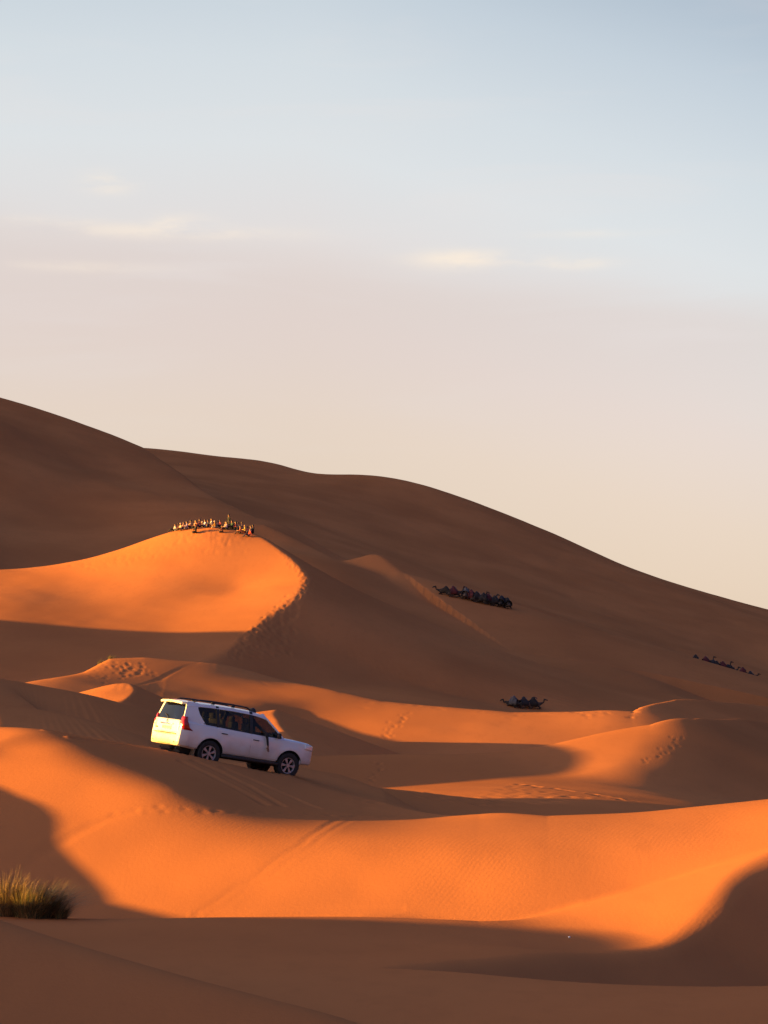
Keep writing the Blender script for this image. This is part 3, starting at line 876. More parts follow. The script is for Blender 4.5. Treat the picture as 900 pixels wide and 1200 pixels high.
def panel(name, x0, x1, zlo, zhi, s, m, parent, off=.007, nx=14, nz=10, thick=.012):
    """Skin panel standing proud of the body side; zlo and zhi are functions of x."""
    P = []
    for i in range(nx + 1):
        x = x0 + (x1 - x0) * i / nx
        row = []
        for j in range(nz + 1):
            z = zlo(x) + (zhi(x) - zlo(x)) * j / nz
            row.append((x, s * (side_y(x, z) + off - (.01 if j == nz else 0)), z))
        P.append(row)
    bm = grid_mesh(name, P)
    if s > 0:
        bmesh.ops.reverse_faces(bm, faces=bm.faces[:])
    slab(bm, thick)
    o = obj(name, bm_mesh(name, bm), parent, [m])
    o.data.set_sharp_from_angle(angle=math.radians(40))
    return o
belt = lambda x: st(x, 2) - .028
def rear_low(x): return max(.50, .385 + math.sqrt(max(0, .50 ** 2 - (x + 1.34) ** 2))) if x < -.84 else .50
def handle(x, z, s, parent):
    bm = bmesh.new()
    y = s * (side_y(x, z) + .035)
    tube_bm(bm, [(x - .10, y - s * .03, z), (x - .08, y, z), (x + .08, y, z), (x + .10, y - s * .03, z)], .014, 6)
    return obj('handle', bm_mesh('handle', bm), parent, [BLACK if s else PAINT])
for s in (-1, 1):
    fd = panel('front_door', .02, 1.02, lambda x: .50, belt, s, PAINT, CAR)
    rd = panel('rear_door', -1.16, .005, rear_low, belt, s, PAINT, CAR)
    handle(.18, .99, s, fd); handle(-.93, 1.03, s, rd)
    # sill step
    box('running_board', (.06, s * .89, .385), (1.98, .19, .085), CAR, BLACK, bevel=.02)
    # glasshouse frame: pillars, rails
def roof_z(x): return float(np.interp(x, [-2.22, -2.0, -1.4, -.6, 0, .35, .52], [1.79, 1.825, 1.86, 1.87, 1.855, 1.82, 1.78]))
def gl_y(x, z):
    """Half width of the glasshouse at height z."""
    zb = 1.17
    f = (z - zb) / (1.835 - zb)
    return float(np.interp(f, [0, .35, .75, 1.0], [.893, .845, .755, .66])) * float(np.interp(x, [-2.3, -2.0, .4, .9, 1.3], [.93, .985, 1.0, .985, .94]))
def ridge_strip(name, pts_a, pts_b, m, parent, thick=.05, s=1):
    P = [[Vector(a), Vector(b)] for a, b in zip(pts_a, pts_b)]
    bm = grid_mesh(name, P)
    bm.normal_update()
    if sum(f.normal.y for f in bm.faces) * s < 0: bmesh.ops.reverse_faces(bm, faces=bm.faces[:])
    slab(bm, thick)
    return obj(name, bm_mesh(name, bm, False), parent, [m])
# roof skin
xs_r = list(np.linspace(-2.20, .50, 22))
ys_r = np.linspace(-1, 1, 15)
P = []
for x in xs_r:
    z0 = roof_z(x); wd = gl_y(x, z0 - .03) + .012
    P.append([(x, wd * v, z0 - .055 * abs(v) ** 3.2) for v in ys_r])
bm = grid_mesh('roof', P); bm.normal_update()
if bm.faces[:][0].normal.z < 0: bmesh.ops.reverse_faces(bm, faces=bm.faces[:])
slab(bm, .05)
roof = obj('roof', bm_mesh('roof', bm), CAR, [PAINT]); roof.data.set_sharp_from_angle(angle=math.radians(40))
def strip_pts(s, x_of_z, zs, out=0.0):
    return [(x_of_z(z), s * (gl_y(x_of_z(z), z) + out), z) for z in zs]
def ws_x(z): return float(np.interp(z, [1.15, 1.44, 1.775], [1.22, .87, .46]))          # windscreen line
def rw_x(z): return float(np.interp(z, [1.20, 1.795], [-2.335, -2.20]))                  # rear window line
for s in (-1, 1):
    zs = np.linspace(1.15, 1.805, 9)
    ridge_strip('front_pillar', strip_pts(s, lambda z: ws_x(z) + .0, zs), strip_pts(s, lambda z: ws_x(z) - .085 - .05 * max(0, 1.30 - z), zs), PAINT, CAR, .05, s)
    ridge_strip('middle_pillar', strip_pts(s, lambda z: .045, zs), strip_pts(s, lambda z: -.06, zs), BLACK, CAR, .05, s)
    ridge_strip('rear_pillar', strip_pts(s, lambda z: -1.10 - .05 * (z - 1.15), zs), strip_pts(s, lambda z: -1.20 - .05 * (z - 1.15), zs), BLACK, CAR, .05, s)
    # broad painted corner pillar with a slanting front edge
    def q_x(z): return float(np.interp(z, [1.15, 1.25, 1.49, 1.66, 1.84], [-1.50, -1.62, -1.80, -1.86, -1.80]))
    ridge_strip('corner_pillar', strip_pts(s, q_x, zs), strip_pts(s, rw_x, zs), PAINT, CAR, .06, s)
    # painted drip rail under the roof edge
    xr = np.linspace(-2.18, .50, 20)
    top = [(x, s * (gl_y(x, roof_z(x) - .03) + .010), roof_z(x) - .055) for x in xr]
    low = [(x, s * (gl_y(x, roof_z(x) - .13) + .004), roof_z(x) - .135) for x in xr]
    ridge_strip('roof_side', top, low, PAINT, CAR, .04, s)
    # side glass
    def pane(name, xa, xb, label_parent):
        P = []
        for i in range(7):
            f = i / 6
            row = []
            for z in np.linspace(1.15, 1.775, 8):
                a, b = xa(z), xb(z)
                x = a + (b - a) * f
                zz = min(z, roof_z(x) - .10)
                row.append((x, s * (gl_y(x, zz) - .018), zz))
            P.append(row)
        return obj(name, bm_mesh(name, grid_mesh(name, P)), label_parent, [GLASS])
    pane('front_side_window', lambda z: .03, lambda z: ws_x(z) - .09, CAR)
    pane('rear_side_window', lambda z: -1.10, lambda z: -.04, CAR)
    pane('quarter_window', lambda z: q_x(z) - .01, lambda z: -1.15, CAR)
    # bright weatherstrip along the belt
    bm = bmesh.new()
    tube_bm(bm, [(x, s * (side_y(x, st(x, 2)) - .035), st(x, 2) + .004) for x in np.linspace(-1.65, 1.1, 14)], .013, 6)
    obj('belt_strip', bm_mesh('belt_strip', bm), CAR, [BLACK])
    # roof rail on short feet
    bm = bmesh.new()
    xr = np.linspace(-1.95, .05, 12)
    pts = [(x, s * .60, roof_z(x) + (.055 if 0 < i < 11 else -.01)) for i, x in enumerate(xr)]
    tube_bm(bm, pts, .024, 8)
    for x in (-1.3, -.6):
        box_bm(bm, (x, s * .60, roof_z(x) + .01), (.10, .035, .08))
    obj('roof_rail', bm_mesh('roof_rail', bm), CAR, [BLACK])
    # door mirror
    mr = box('door_mirror', (.90, s * 1.03, 1.22), (.11, .19, .17), CAR, BLACK, Euler((0, 0, s * .25)), .04)
    box('mirror_glass', (.842, s * 1.02, 1.22), (.006, .15, .12), mr, CHROME, Euler((0, 0, s * .25)))
    box('mirror_arm', (.92, s * .92, 1.18), (.06, .10, .05), mr, BLACK, None, .015)
    # lamps
    bm = bmesh.new()
    P = []
    for z, xb in zip(np.linspace(.97, 1.36, 7), (-2.325, -2.345, -2.35, -2.35, -2.34, -2.335, -2.315)):
        row = []
        for k in range(7):
            f = k / 6
            xx = xb + max(0, f - .45) * float(np.interp(z, [.97, 1.05, 1.36], [.60, .40, .20]))
            yw = float(np.interp(f, [0, .3, .5, .65, 1.0], [.70, .83, .885, .905, .925])) if z < 1.22 else float(np.interp(f, [0, .4, .6, 1.0], [.72, .80, .845, .865]))
            row.append((xx - .012, s * (yw + .016), z))
        P.append(row)
    bm = grid_mesh('tail_light', P); bm.normal_update()
    if sum(f.normal.y for f in bm.faces) * s < 0: bmesh.ops.reverse_faces(bm, faces=bm.faces[:])
    slab(bm, .03)
    tl = obj('tail_light', bm_mesh('tail_light', bm), CAR, [RED])
    box('reverse_lamp', (-2.372, s * .80, 1.06), (.02, .13, .05), tl, LAMP, Euler((0, 0, s * -.2)), .008)
    box('reflector', (-2.395, s * .70, .585), (.05, .16, .045), CAR, RED, Euler((0, 0, s * -.25)), .008)
    # head lamp wraps the front corner
    P = []
    for z in np.linspace(.90, 1.08, 6):
        row = []
        for x in np.linspace(2.31, 1.93, 9):
            zz = min(z + (2.31 - x) * .10, st(x, 2) - .012)
            row.append((x + .012, s * (side_y(x, zz) + .012), zz))
        P.append(row)
    bm = grid_mesh('headlight', P); bm.normal_update()
    if sum(f.normal.y for f in bm.faces) * s < 0: bmesh.ops.reverse_faces(bm, faces=bm.faces[:])
    slab(bm, .02)
    obj('headlight', bm_mesh('headlight', bm), CAR, [LAMP])
    fog = box('fog_lamp', (2.27, s * .68, .60), (.05, .12, .09), CAR, LAMP, Euler((0, 0, s * .5)), .02)
    box('fog_lamp_surround', (2.255, s * .68, .60), (.05, .18, .15), fog, BLACK, Euler((0, 0, s * .5)), .02)
    # mud flap
    box('mud_flap', (-1.84, s * .80, .36), (.02, .24, .30), CAR, FLAP, Euler((0, .12, 0)), .004)

# screens
def screen(name, xf, za, zb, inset, m, parent):
    P = []
    for z in np.linspace(za, zb, 8):
        row = []
        for v in np.linspace(-1, 1, 11):
            x = xf(z)
            row.append((x + (.07 if name == 'windscreen' else -.03) * (1 - v * v), v * (gl_y(x, z) - inset), z))
        P.append(row)
    return obj(name, bm_mesh(name, grid_mesh(name, P)), parent, [m])
screen('windscreen', lambda z: ws_x(z) - .02, 1.17, 1.775, .03, GLASS, CAR)
rwin = screen('rear_window', rw_x, 1.22, 1.775, .10, GLASS, CAR)
bm = bmesh.new(); tube_bm(bm, [(-2.385, 0, 1.21), (-2.365, .10, 1.32), (-2.35, .30, 1.38)], .012, 6)
obj('rear_wiper', bm_mesh('rear_wiper', bm), rwin, [BLACK])
# tailgate skin with recessed plate
P = []
for z in np.linspace(.83, 1.235, 9):
    P.append([(-2.378 - .012 * (1 - v * v) + max(0, z - 1.18) * .2, v * .74, z) for v in np.linspace(-1, 1, 13)])
bm = grid_mesh('tailgate', P); bm.normal_update()
if bm.faces[:][0].normal.x > 0: bmesh.ops.reverse_faces(bm, faces=bm.faces[:])
slab(bm, .02)
tg = obj('tailgate', bm_mesh('tailgate', bm), CAR, [PAINT])
np_ = box('number_plate', (-2.402, -.02, .985), (.014, .52, .115), tg, PLATE, None, .004)
for k_, wdt in enumerate((.035, .035, .035, .02, .03, .035)):
    box('plate_mark', (-2.4105, .20 - k_ * .078, .983), (.002, wdt, .06), np_, BLACK)
box('plate_garnish', (-2.402, 0, 1.095), (.03, .74, .05), tg, CHROME, None, .012)
bm = bmesh.new()
for (ry, rz) in ((.062, .042), (.042, .020), (.022, .040)):
    tube_bm(bm, [(-2.398, math.cos(a) * ry, 1.165 + math.sin(a) * rz + (.012 if ry == .042 else 0)) for a in np.linspace(0, 6.2832, 20)], .006, 5)
obj('emblem', bm_mesh('emblem', bm), tg, [CHROME])
box('tailgate_handle', (-2.40, .60, .96), (.025, .10, .04), tg, BLACK, None, .01)
# bumpers
def bumper(name, x0, z0, z1, wd, depth, sgn):
    P = []
    for z in np.linspace(z0, z1, 8):
        f = (z - z0) / (z1 - z0)
        bulge = .045 * math.sin(math.pi * min(1, f * 1.1)) ** .7
        P.append([(x0 + sgn * (bulge - depth * abs(v) ** 4.5), v * wd, z) for v in np.linspace(-1, 1, 23)])
    bm = grid_mesh(name, P); bm.normal_update()
    if sum(f.normal.x for f in bm.faces) * sgn < 0: bmesh.ops.reverse_faces(bm, faces=bm.faces[:])
    slab(bm, .05)
    return obj(name, bm_mesh(name, bm), CAR, [PAINT])
rb = bumper('rear_bumper', -2.40, .50, .82, .925, .34, -1)
box('bumper_step', (-2.415, 0, .822), (.10, 1.30, .02), rb, BLACK, None, .008)
fb = bumper('front_bumper', 2.325, .47, .82, .91, .50, 1)
gr = box('grille', (2.315, 0, .93), (.07, .86, .21), CAR, BLACK, None, .03)
for k_ in range(5):
    box('grille_bar', (2.352, -.30 + k_ * .15, .93), (.014, .035, .19), gr, CHROME, None, .006)
box('bumper_intake', (2.362, 0, .62), (.02, .90, .11), fb, BLACK, None, .008)
# hood ridge and cowl
box('cowl', (1.20, 0, 1.178), (.16, 1.45, .03), CAR, BLACK, None, .01)
# spoiler over the rear window
P = []
for i, x in enumerate(np.linspace(-2.42, -2.10, 6)):
    zz = float(np.interp(x, [-2.42, -2.2, -2.1], [1.79, 1.825, 1.84]))
    P.append([(x + .05 * abs(v) ** 3, v * .655, zz - .03 * abs(v) ** 3) for v in np.linspace(-1, 1, 13)])
bm = grid_mesh('spoiler', P); bm.normal_update()
if bm.faces[:][0].normal.z < 0: bmesh.ops.reverse_faces(bm, faces=bm.faces[:])
slab(bm, .06)
sp = obj('spoiler', bm_mesh('spoiler', bm), CAR, [PAINT]); sp.data.set_sharp_from_angle(angle=math.radians(40))
box('brake_light', (-2.405, 0, 1.755), (.02, .30, .02), sp, RED, None, .004)
# underside: frame rails, floor, axles, tank, exhaust
und = box('chassis', (-.05, 0, .40), (4.2, 1.16, .20), CAR, DARK)
for xa in (-1.34, 1.45):
    bm = bmesh.new(); tube_bm(bm, [(xa, -.7, .385), (xa, .7, .385)], .055, 10)
    obj('axle', bm_mesh('axle', bm), und, [DARK])
bm = bmesh.new(); tube_bm(bm, [(-.9, -.45, .36), (-1.8, -.5, .40), (-2.3, -.58, .40)], .035, 8)
obj('exhaust_pipe', bm_mesh('exhaust_pipe', bm), und, [BLACK])
box('spare_wheel_cover', (-1.98, .12, .42), (.62, .70, .16), und, DARK, None, .06)

# wheels
def make_tyre():
    prof = [(.240, -.105), (.29, -.128), (.35, -.132), (.375, -.118), (.385, -.08), (.387, 0), (.385, .08), (.375, .118), (.35, .132), (.29, .128), (.240, .105)]
    n = 48
    P = [[(r * math.cos(a), y, r * math.sin(a)) for r, y in prof] for a in np.linspace(0, 6.28318, n, endpoint=False)]
    bm = grid_mesh('tyre', P, True)
    bmesh.ops.recalc_face_normals(bm, faces=bm.faces[:])
    # tread blocks
    for k in range(48):
        a = k * 6.28318 / 48
        for yy in (-.085, -.03, .03, .085):
            box_bm(bm, (.387 * math.cos(a + (yy > 0) * .06), yy, .387 * math.sin(a + (yy > 0) * .06)), (.016, .04, .03), Euler((0, -a - (yy > 0) * .06, 0)))
    return bm_mesh('tyre', bm)
def make_rim():
    """Six-spoke alloy, outer face at +y."""
    bm = bmesh.new()
    n = 48
    prof = [(.240, -.10), (.225, -.09), (.216, .06), (.241, .100), (.237, .106), (.223, .104), (.209, .075), (.203, -.06)]
    P = [[(r * math.cos(a), y, r * math.sin(a)) for r, y in prof] for a in np.linspace(0, 6.28318, n, endpoint=False)]
    vv = [[bm.verts.new(p) for p in row] for row in P]
    for i in range(n):
        for j in range(len(prof) - 1):
            bm.faces.new((vv[i][j], vv[(i + 1) % n][j], vv[(i + 1) % n][j + 1], vv[i][j + 1]))
    for k in range(6):
        a = k * math.pi / 3
        for da in (-.13, .13):
            r0, r1 = .05, .217
            c, s = math.cos(a + da * .5), math.sin(a + da * .5)
            box_bm(bm, ((r0 + r1) / 2 * math.cos(a + da * .6), .088, (r0 + r1) / 2 * math.sin(a + da * .6)), (r1 - r0, .026, .042), Euler((0, -(a + da), 0)), .006)
    r = bmesh.ops.create_cone(bm, cap_ends=True, segments=24, radius1=.062, radius2=.055, depth=.05)
    bmesh.ops.rotate(bm, cent=(0, 0, 0), matrix=Euler((-math.pi / 2, 0, 0)).to_matrix(), verts=r['verts'])
    bmesh.ops.translate(bm, vec=(0, .09, 0), verts=r['verts'])
    bmesh.ops.recalc_face_normals(bm, faces=bm.faces[:])
    return bm_mesh('rim', bm, False)
def make_disc():
    bm = bmesh.new()
    r = bmesh.ops.create_cone(bm, cap_ends=True, segments=32, radius1=.225, radius2=.225, depth=.03)
    bmesh.ops.rotate(bm, cent=(0, 0, 0), matrix=Euler((math.pi / 2, 0, 0)).to_matrix(), verts=r['verts'])
    return bm_mesh('brake_disc', bm, False)
tyre_me, rim_me, disc_me = make_tyre(), make_rim(), make_disc()
for mme, mm in ((tyre_me, RUBBER), (rim_me, ALLOY), (disc_me, DARK)):
    mme.materials.append(mm)
WHEELS = [(x, s * .80) for x in (-1.34, 1.45) for s in (-1, 1)]
for (x, y) in WHEELS:
    wh = empty('wheel', (x, y, .385)); wh.parent = CAR
    if y < 0: wh.rotation_euler = (0, 0, math.pi)
    a_ = obj('tyre', tyre_me, wh); b_ = obj('rim', rim_me, wh); c_ = obj('brake_disc', disc_me, wh)
    b_.rotation_euler = (0, R.uniform(0, 1), 0)
# cabin
box('cabin_floor', (-.5, 0, 1.13), (3.2, 1.62, .03), CAR, DARK)
box('dashboard', (.98, 0, 1.18), (.36, 1.5, .14), CAR, BLACK, None, .04)
bm = bmesh.new()
tube_bm(bm, [(.66 + .06 * math.sin(a), .40 + .17 * math.cos(a), 1.26 + .16 * math.sin(a)) for a in np.linspace(0, 6.2832, 24)], .016, 6)
tube_bm(bm, [(.66, .24, 1.26), (.66, .56, 1.26)], .014, 6); tube_bm(bm, [(.67, .40, 1.26), (.86, .40, 1.18)], .025, 6)
obj('steering_wheel', bm_mesh('steering_wheel', bm), CAR, [BLACK])
for (x, y) in ((.12, -.40), (.12, .40), (-.82, -.42), (-.82, .0), (-.82, .42)):
    seat = box('seat', (x, y, 1.22), (.14, .46, .48), CAR, SEAT, Euler((0, -.18, 0)), .05)
    box('headrest', (x - .10, y, 1.525), (.09, .26, .17), seat, SEAT, Euler((0, -.12, 0)), .04)

tag(CAR, 'white five-door off-road car heading downhill on the shaded dune crest', 'car')
# ---- stand it on the dune: a plane through the ground under the four wheels

def place_car(cx, cy):
    c, s = math.cos(YAW), math.sin(YAW)
    A, zz = [], []
    for (x, y) in WHEELS:
        X, Y = cx + x * c - y * s, cy + x * s + y * c
        A.append((x, y, 1)); zz.append(ground(X, Y))
    sol, *_ = np.linalg.lstsq(np.array(A), np.array(zz), rcond=None)
    return sol, zz
# rear wheel on the camera side stands at the pixel of the photograph
c_, s_ = math.cos(YAW), math.sin(YAW)
rx, ry = -1.34, -.80
CXY = CAR_XY
(gxs, gys, gz), zz = place_car(*CXY)
gxs += 0.03
fw = Vector((c_, s_, gxs)).normalized()
lf = Vector((-s_, c_, gys)); lf = (lf - fw * lf.dot(fw)).normalized()
up = fw.cross(lf)
CAR.matrix_world = Matrix(((fw.x, lf.x, up.x, CXY[0]), (fw.y, lf.y, up.y, CXY[1]), (fw.z, lf.z, up.z, gz - .10), (0, 0, 0, 1)))
# ------------------------------------------------------------------ figures grown over skeletons
def skin_body(name, V, E, sub=1):
    """V: list of (x, y, z, radius, region); E: edges. Returns a mesh whose faces carry the region as material index."""
    me_ = bpy.data.meshes.new(name)
    me_.from_pydata([v[:3] for v in V], E, [])
    o = bpy.data.objects.new(name, me_); col.objects.link(o)
    o.modifiers.new('skin', 'SKIN')
    sk = me_.skin_vertices[0].data
    for i, v in enumerate(V):
        r = v[3]
        sk[i].radius = r if isinstance(r, tuple) else (r, r)
        sk[i].use_root = (i == 0)
    if sub:
        md_ = o.modifiers.new('sub', 'SUBSURF'); md_.levels = sub; md_.render_levels = sub
    dg_ = bpy.context.evaluated_depsgraph_get()
    out = bpy.data.meshes.new_from_object(o.evaluated_get(dg_))
    bpy.data.objects.remove(o); bpy.data.meshes.remove(me_)
    out.name = name
    A = np.array([v[:3] for v in V]); rg = [v[4] for v in V]
    SA_ = np.array([A[a] for a, b in E]); SB_ = np.array([A[b] for a, b in E])
    for pg in out.polygons:
        c = np.array(pg.center)
        e = SB_ - SA_; L = (e * e).sum(1) + 1e-9
        t_ = np.clip(((c - SA_) * e).sum(1) / L, 0, 1)
        d = np.linalg.norm(c - SA_ - e * t_[:, None], axis=1)
        k_ = int(np.argmin(d))
        a, b = E[k_]
        pg.material_index = rg[a] if t_[k_] < .5 else rg[b]
    out.shade_smooth()
    return out

class Skel:
    def __init__(self): self.V, self.E = [], []
    def v(self, p, r, reg, parent=None):
        self.V.append((*p, r, reg)); i = len(self.V) - 1
        if parent is not None: self.E.append((parent, i))
        return i
    def chain(self, pts, parent):
        for p, r, reg in pts: parent = self.v(p, r, reg, parent)
        return parent
    def hand(self, wrist, d, side, scale=1.0):
        """Palm, four unequal bent fingers and a thumb off the side of the palm."""
        w0 = Vector(self.V[wrist][:3]); d = Vector(d).normalized()
        sd = Vector(side).normalized(); nrm = d.cross(sd).normalized()
        palm = self.v(w0 + d * .055 * scale, (.030 * scale, .018 * scale), 0, wrist)
        for k_, (off, ln) in enumerate(((-.030, .075), (-.010, .088), (.010, .082), (.030, .062))):
            b = w0 + d * .09 * scale + sd * off * scale
            f = self.v(b, .009 * scale, 0, palm)
            f = self.v(b + (d * .55 + nrm * .18) * ln * scale, .0085 * scale, 0, f)
            self.v(b + (d * .88 + nrm * .50) * ln * scale, .0075 * scale, 0, f)
        t_ = self.v(w0 + (d * .045 - sd * .045) * scale, .011 * scale, 0, palm)
        self.v(w0 + (d * .085 - sd * .062) * scale, .009 * scale, 0, t_)

SKIN_R, TOP_R, LEG_R, SHOE_R = 0, 1, 2, 3
def torso(S, pel, lean, turn=0.0):
    """Pelvis to head; returns chest index and the neck point."""
    p = Vector(pel); up_ = Vector((math.sin(lean), 0, math.cos(lean)))
    r = S.v(p, (.155, .125), LEG_R)
    b = S.v(p + up_ * .17, (.145, .115), TOP_R, r)
    c = S.v(p + up_ * .34, (.165, .120), TOP_R, b)
    u = S.v(p + up_ * .47, (.150, .105), TOP_R, c)
    n = S.v(p + up_ * .565, .056, SKIN_R, u)
    hp = p + up_ * .62 + Vector((.01, 0, .02))
    h1 = S.v(hp, (.068, .072), SKIN_R, n)
    h2 = S.v(hp + Vector((.005, 0, .085)), (.082, .095), SKIN_R, h1)
    S.v(hp + Vector((.0, 0, .165)), (.060, .068), SKIN_R, h2)
    f = hp + Vector((.085, 0, .055))
    S.v(f + Vector((.022, 0, 0)), .014, SKIN_R, h2)                       # nose
    for s in (-1, 1): S.v(hp + Vector((0, s * .088, .06)), .016, SKIN_R, h2)   # ears
    return r, u, hp, up_
def sit_pose(lean=.05, knee=.40, hug=True, cross=False):
    S = Skel()
    r, u, hp, up_ = torso(S, (0, 0, .13), lean)
    top = Vector((0, 0, .13)) + up_ * .46
    for s in (-1, 1):
        h = S.v((.02, s * .10, .12), .105, LEG_R, r)
        if cross:
            k_ = S.chain([((.25, s * .24, .17), .085, LEG_R), ((.40, s * .28, .14), .068, LEG_R), ((.34, s * .08, .09), .052, LEG_R), ((.30, -s * .06, .06), .042, LEG_R)], h)
            S.chain([((.34, -s * .13, .045), .040, SHOE_R), ((.40, -s * .19, .04), .034, SHOE_R)], k_)
        else:
            k_ = S.chain([((.22, s * .11, .29), .085, LEG_R), ((.40, s * .12, knee), .068, LEG_R), ((.50, s * .12, knee * .55), .055, LEG_R), ((.57, s * .12, .09), .042, LEG_R)], h)
            S.chain([((.62, s * .12, .045), .044, SHOE_R), ((.73, s * .13, .035), .034, SHOE_R)], k_)
        sh = S.v(top + Vector((0, s * .19, 0)), .062, TOP_R, u)
        if hug:
            e = S.chain([((.14, s * .25, .42), .050, TOP_R), ((.24, s * .26, .36), .043, TOP_R), ((.38, s * .17, .40), .032, SKIN_R)], sh)
            S.hand(e, (.6, -s * .8, -.1), (0, 0, -s), 1.0)
        else:
            e = S.chain([((-.14, s * .28, .40), .050, TOP_R), ((-.22, s * .29, .30), .043, TOP_R), ((-.24, s * .30, .10), .032, SKIN_R)], sh)
            S.hand(e, (-.4, s * .1, -.5), (0, s, 0), 1.0)
    return S, hp
def stand_pose():
    S = Skel()
    r, u, hp, up_ = torso(S, (0, 0, .94), .02)
    top = Vector((0, 0, .94)) + up_ * .46
    for s in (-1, 1):
        h = S.v((0, s * .09, .90), .105, LEG_R, r)
        k_ = S.chain([((.01, s * .10, .70), .090, LEG_R), ((.02, s * .105, .50), .066, LEG_R), ((.0, s * .11, .30), .056, LEG_R), ((-.01, s * .115, .10), .042, LEG_R)], h)
        S.chain([((.03, s * .12, .045), .046, SHOE_R), ((.15, s * .13, .035), .036, SHOE_R)], k_)
        sh = S.v(top + Vector((0, s * .19, 0)), .062, TOP_R, u)
        e = S.chain([((.0, s * .25, 1.24), .052, TOP_R), ((-.01, s * .27, 1.12), .044, TOP_R), ((.05, s * .28, .92), .032, SKIN_R)], sh)
        S.hand(e, (.1, 0, -1), (1, 0, 0), 1.0)
    return S, hp
def hair_mesh(hp, long_=False):
    bm_ = bmesh.new()
    bmesh.ops.create_uvsphere(bm_, u_segments=14, v_segments=10, radius=.115)
    for v in bm_.verts:
        v.co.z *= 1.12
        if v.co.z < -.01 and v.co.x > .02: v.co.x = .02; v.co.z = max(v.co.z, -.02)
        if v.co.z < -.03: v.co.z = -.03 - (.16 if long_ else .03) * min(1, (-.03 - v.co.z) / .05); v.co.x = min(v.co.x, -.03)
    bmesh.ops.translate(bm_, vec=(hp.x - .012, hp.y, hp.z + .095), verts=bm_.verts[:])
    return bm_mesh('hair', bm_)
def hat_mesh(hp):
    bm_ = bmesh.new()
    prof = [(0, .205), (.07, .20), (.105, .16), (.112, .105), (.17, .09), (.175, .082), (.10, .09)]
    n = 16
    vv = [[bm_.verts.new((hp.x + r * math.cos(a), hp.y + r * math.sin(a), hp.z + z)) for r, z in prof[1:]] for a in np.linspace(0, 6.2832, n, endpoint=False)]
    tip = bm_.verts.new((hp.x, hp.y, hp.z + prof[0][1]))
    for i in range(n):
        bm_.faces.new((tip, vv[i][0], vv[(i + 1) % n][0]))
        for j in range(len(prof) - 2):
            bm_.faces.new((vv[i][j], vv[i][j + 1], vv[(i + 1) % n][j + 1], vv[(i + 1) % n][j]))
    return bm_mesh('hat', bm_)

POSES = {}
for nm, (S_, hp_) in (('hug', sit_pose()), ('back', sit_pose(-.28, .34, False)), ('cross', sit_pose(.12, .3, True, True)), ('stand', stand_pose())):
    me_ = skin_body('person_' + nm, S_.V, S_.E, 1)
    while len(me_.materials) < 4: me_.materials.append(None)
    POSES[nm] = (me_, hair_mesh(hp_), hair_mesh(hp_, True), hat_mesh(hp_))
for nm in POSES:
    for mm in POSES[nm][1:]: mm.materials.append(None)

_cm = {}
def cloth(c, rough=.85):
    if c not in _cm: _cm[c] = mat('cloth_%02d' % len(_cm), c, rough, noise=.15, nscale=12)
    return _cm[c]
SKINS = [mat('skin_light', (.34, .18, .12), .6, noise=.06), mat('skin_tan', (.24, .12, .075), .6, noise=.06), mat('skin_brown', (.18, .09, .055), .6, noise=.06)]
HAIRS = [mat('hair_dark', (.018, .013, .011), .6, noise=.3), mat('hair_brown', (.07, .04, .022), .6, noise=.3), mat('hair_fair', (.30, .20, .10), .6, noise=.3)]

def person(pose, loc, face, top, legs, skin=0, hair=0, head='short', label='', group=None, scale=1.0):
    me_, h1, h2, hat = POSES[pose]
    o = obj('person', me_)
    o.location = loc; o.rotation_euler = (0, 0, face); o.scale = (scale,) * 3
    for i, m_ in enumerate((SKINS[skin], cloth(top), cloth(legs), cloth((.06, .045, .04)))):
        o.material_slots[i].link = 'OBJECT'; o.material_slots[i].material = m_
    c_ = obj('hat' if head == 'hat' else 'hair', {'short': h1, 'long': h2, 'hat': hat}[head], o)
    c_.material_slots[0].link = 'OBJECT'
    c_.material_slots[0].material = cloth((.55, .45, .32)) if head == 'hat' else HAIRS[hair]
    tag(o, label, 'person', group)
    return o

WHITE, CREAM, LAV, PEACH, SALMON, YEL, ORG, REDC = (.52, .50, .48), (.46, .39, .27), (.30, .26, .44), (.40, .22, .16), (.36, .12, .09), (.50, .27, .04), (.40, .13, .035), (.36, .03, .035)
BLK, NAVY, GRN, MAR, GREY, TAN, JEAN, BRN = (.016, .016, .018), (.02, .025, .06), (.02, .06, .035), (.12, .03, .03), (.18, .18, .19), (.40, .25, .15), (.06, .09, .16), (.10, .06, .04)
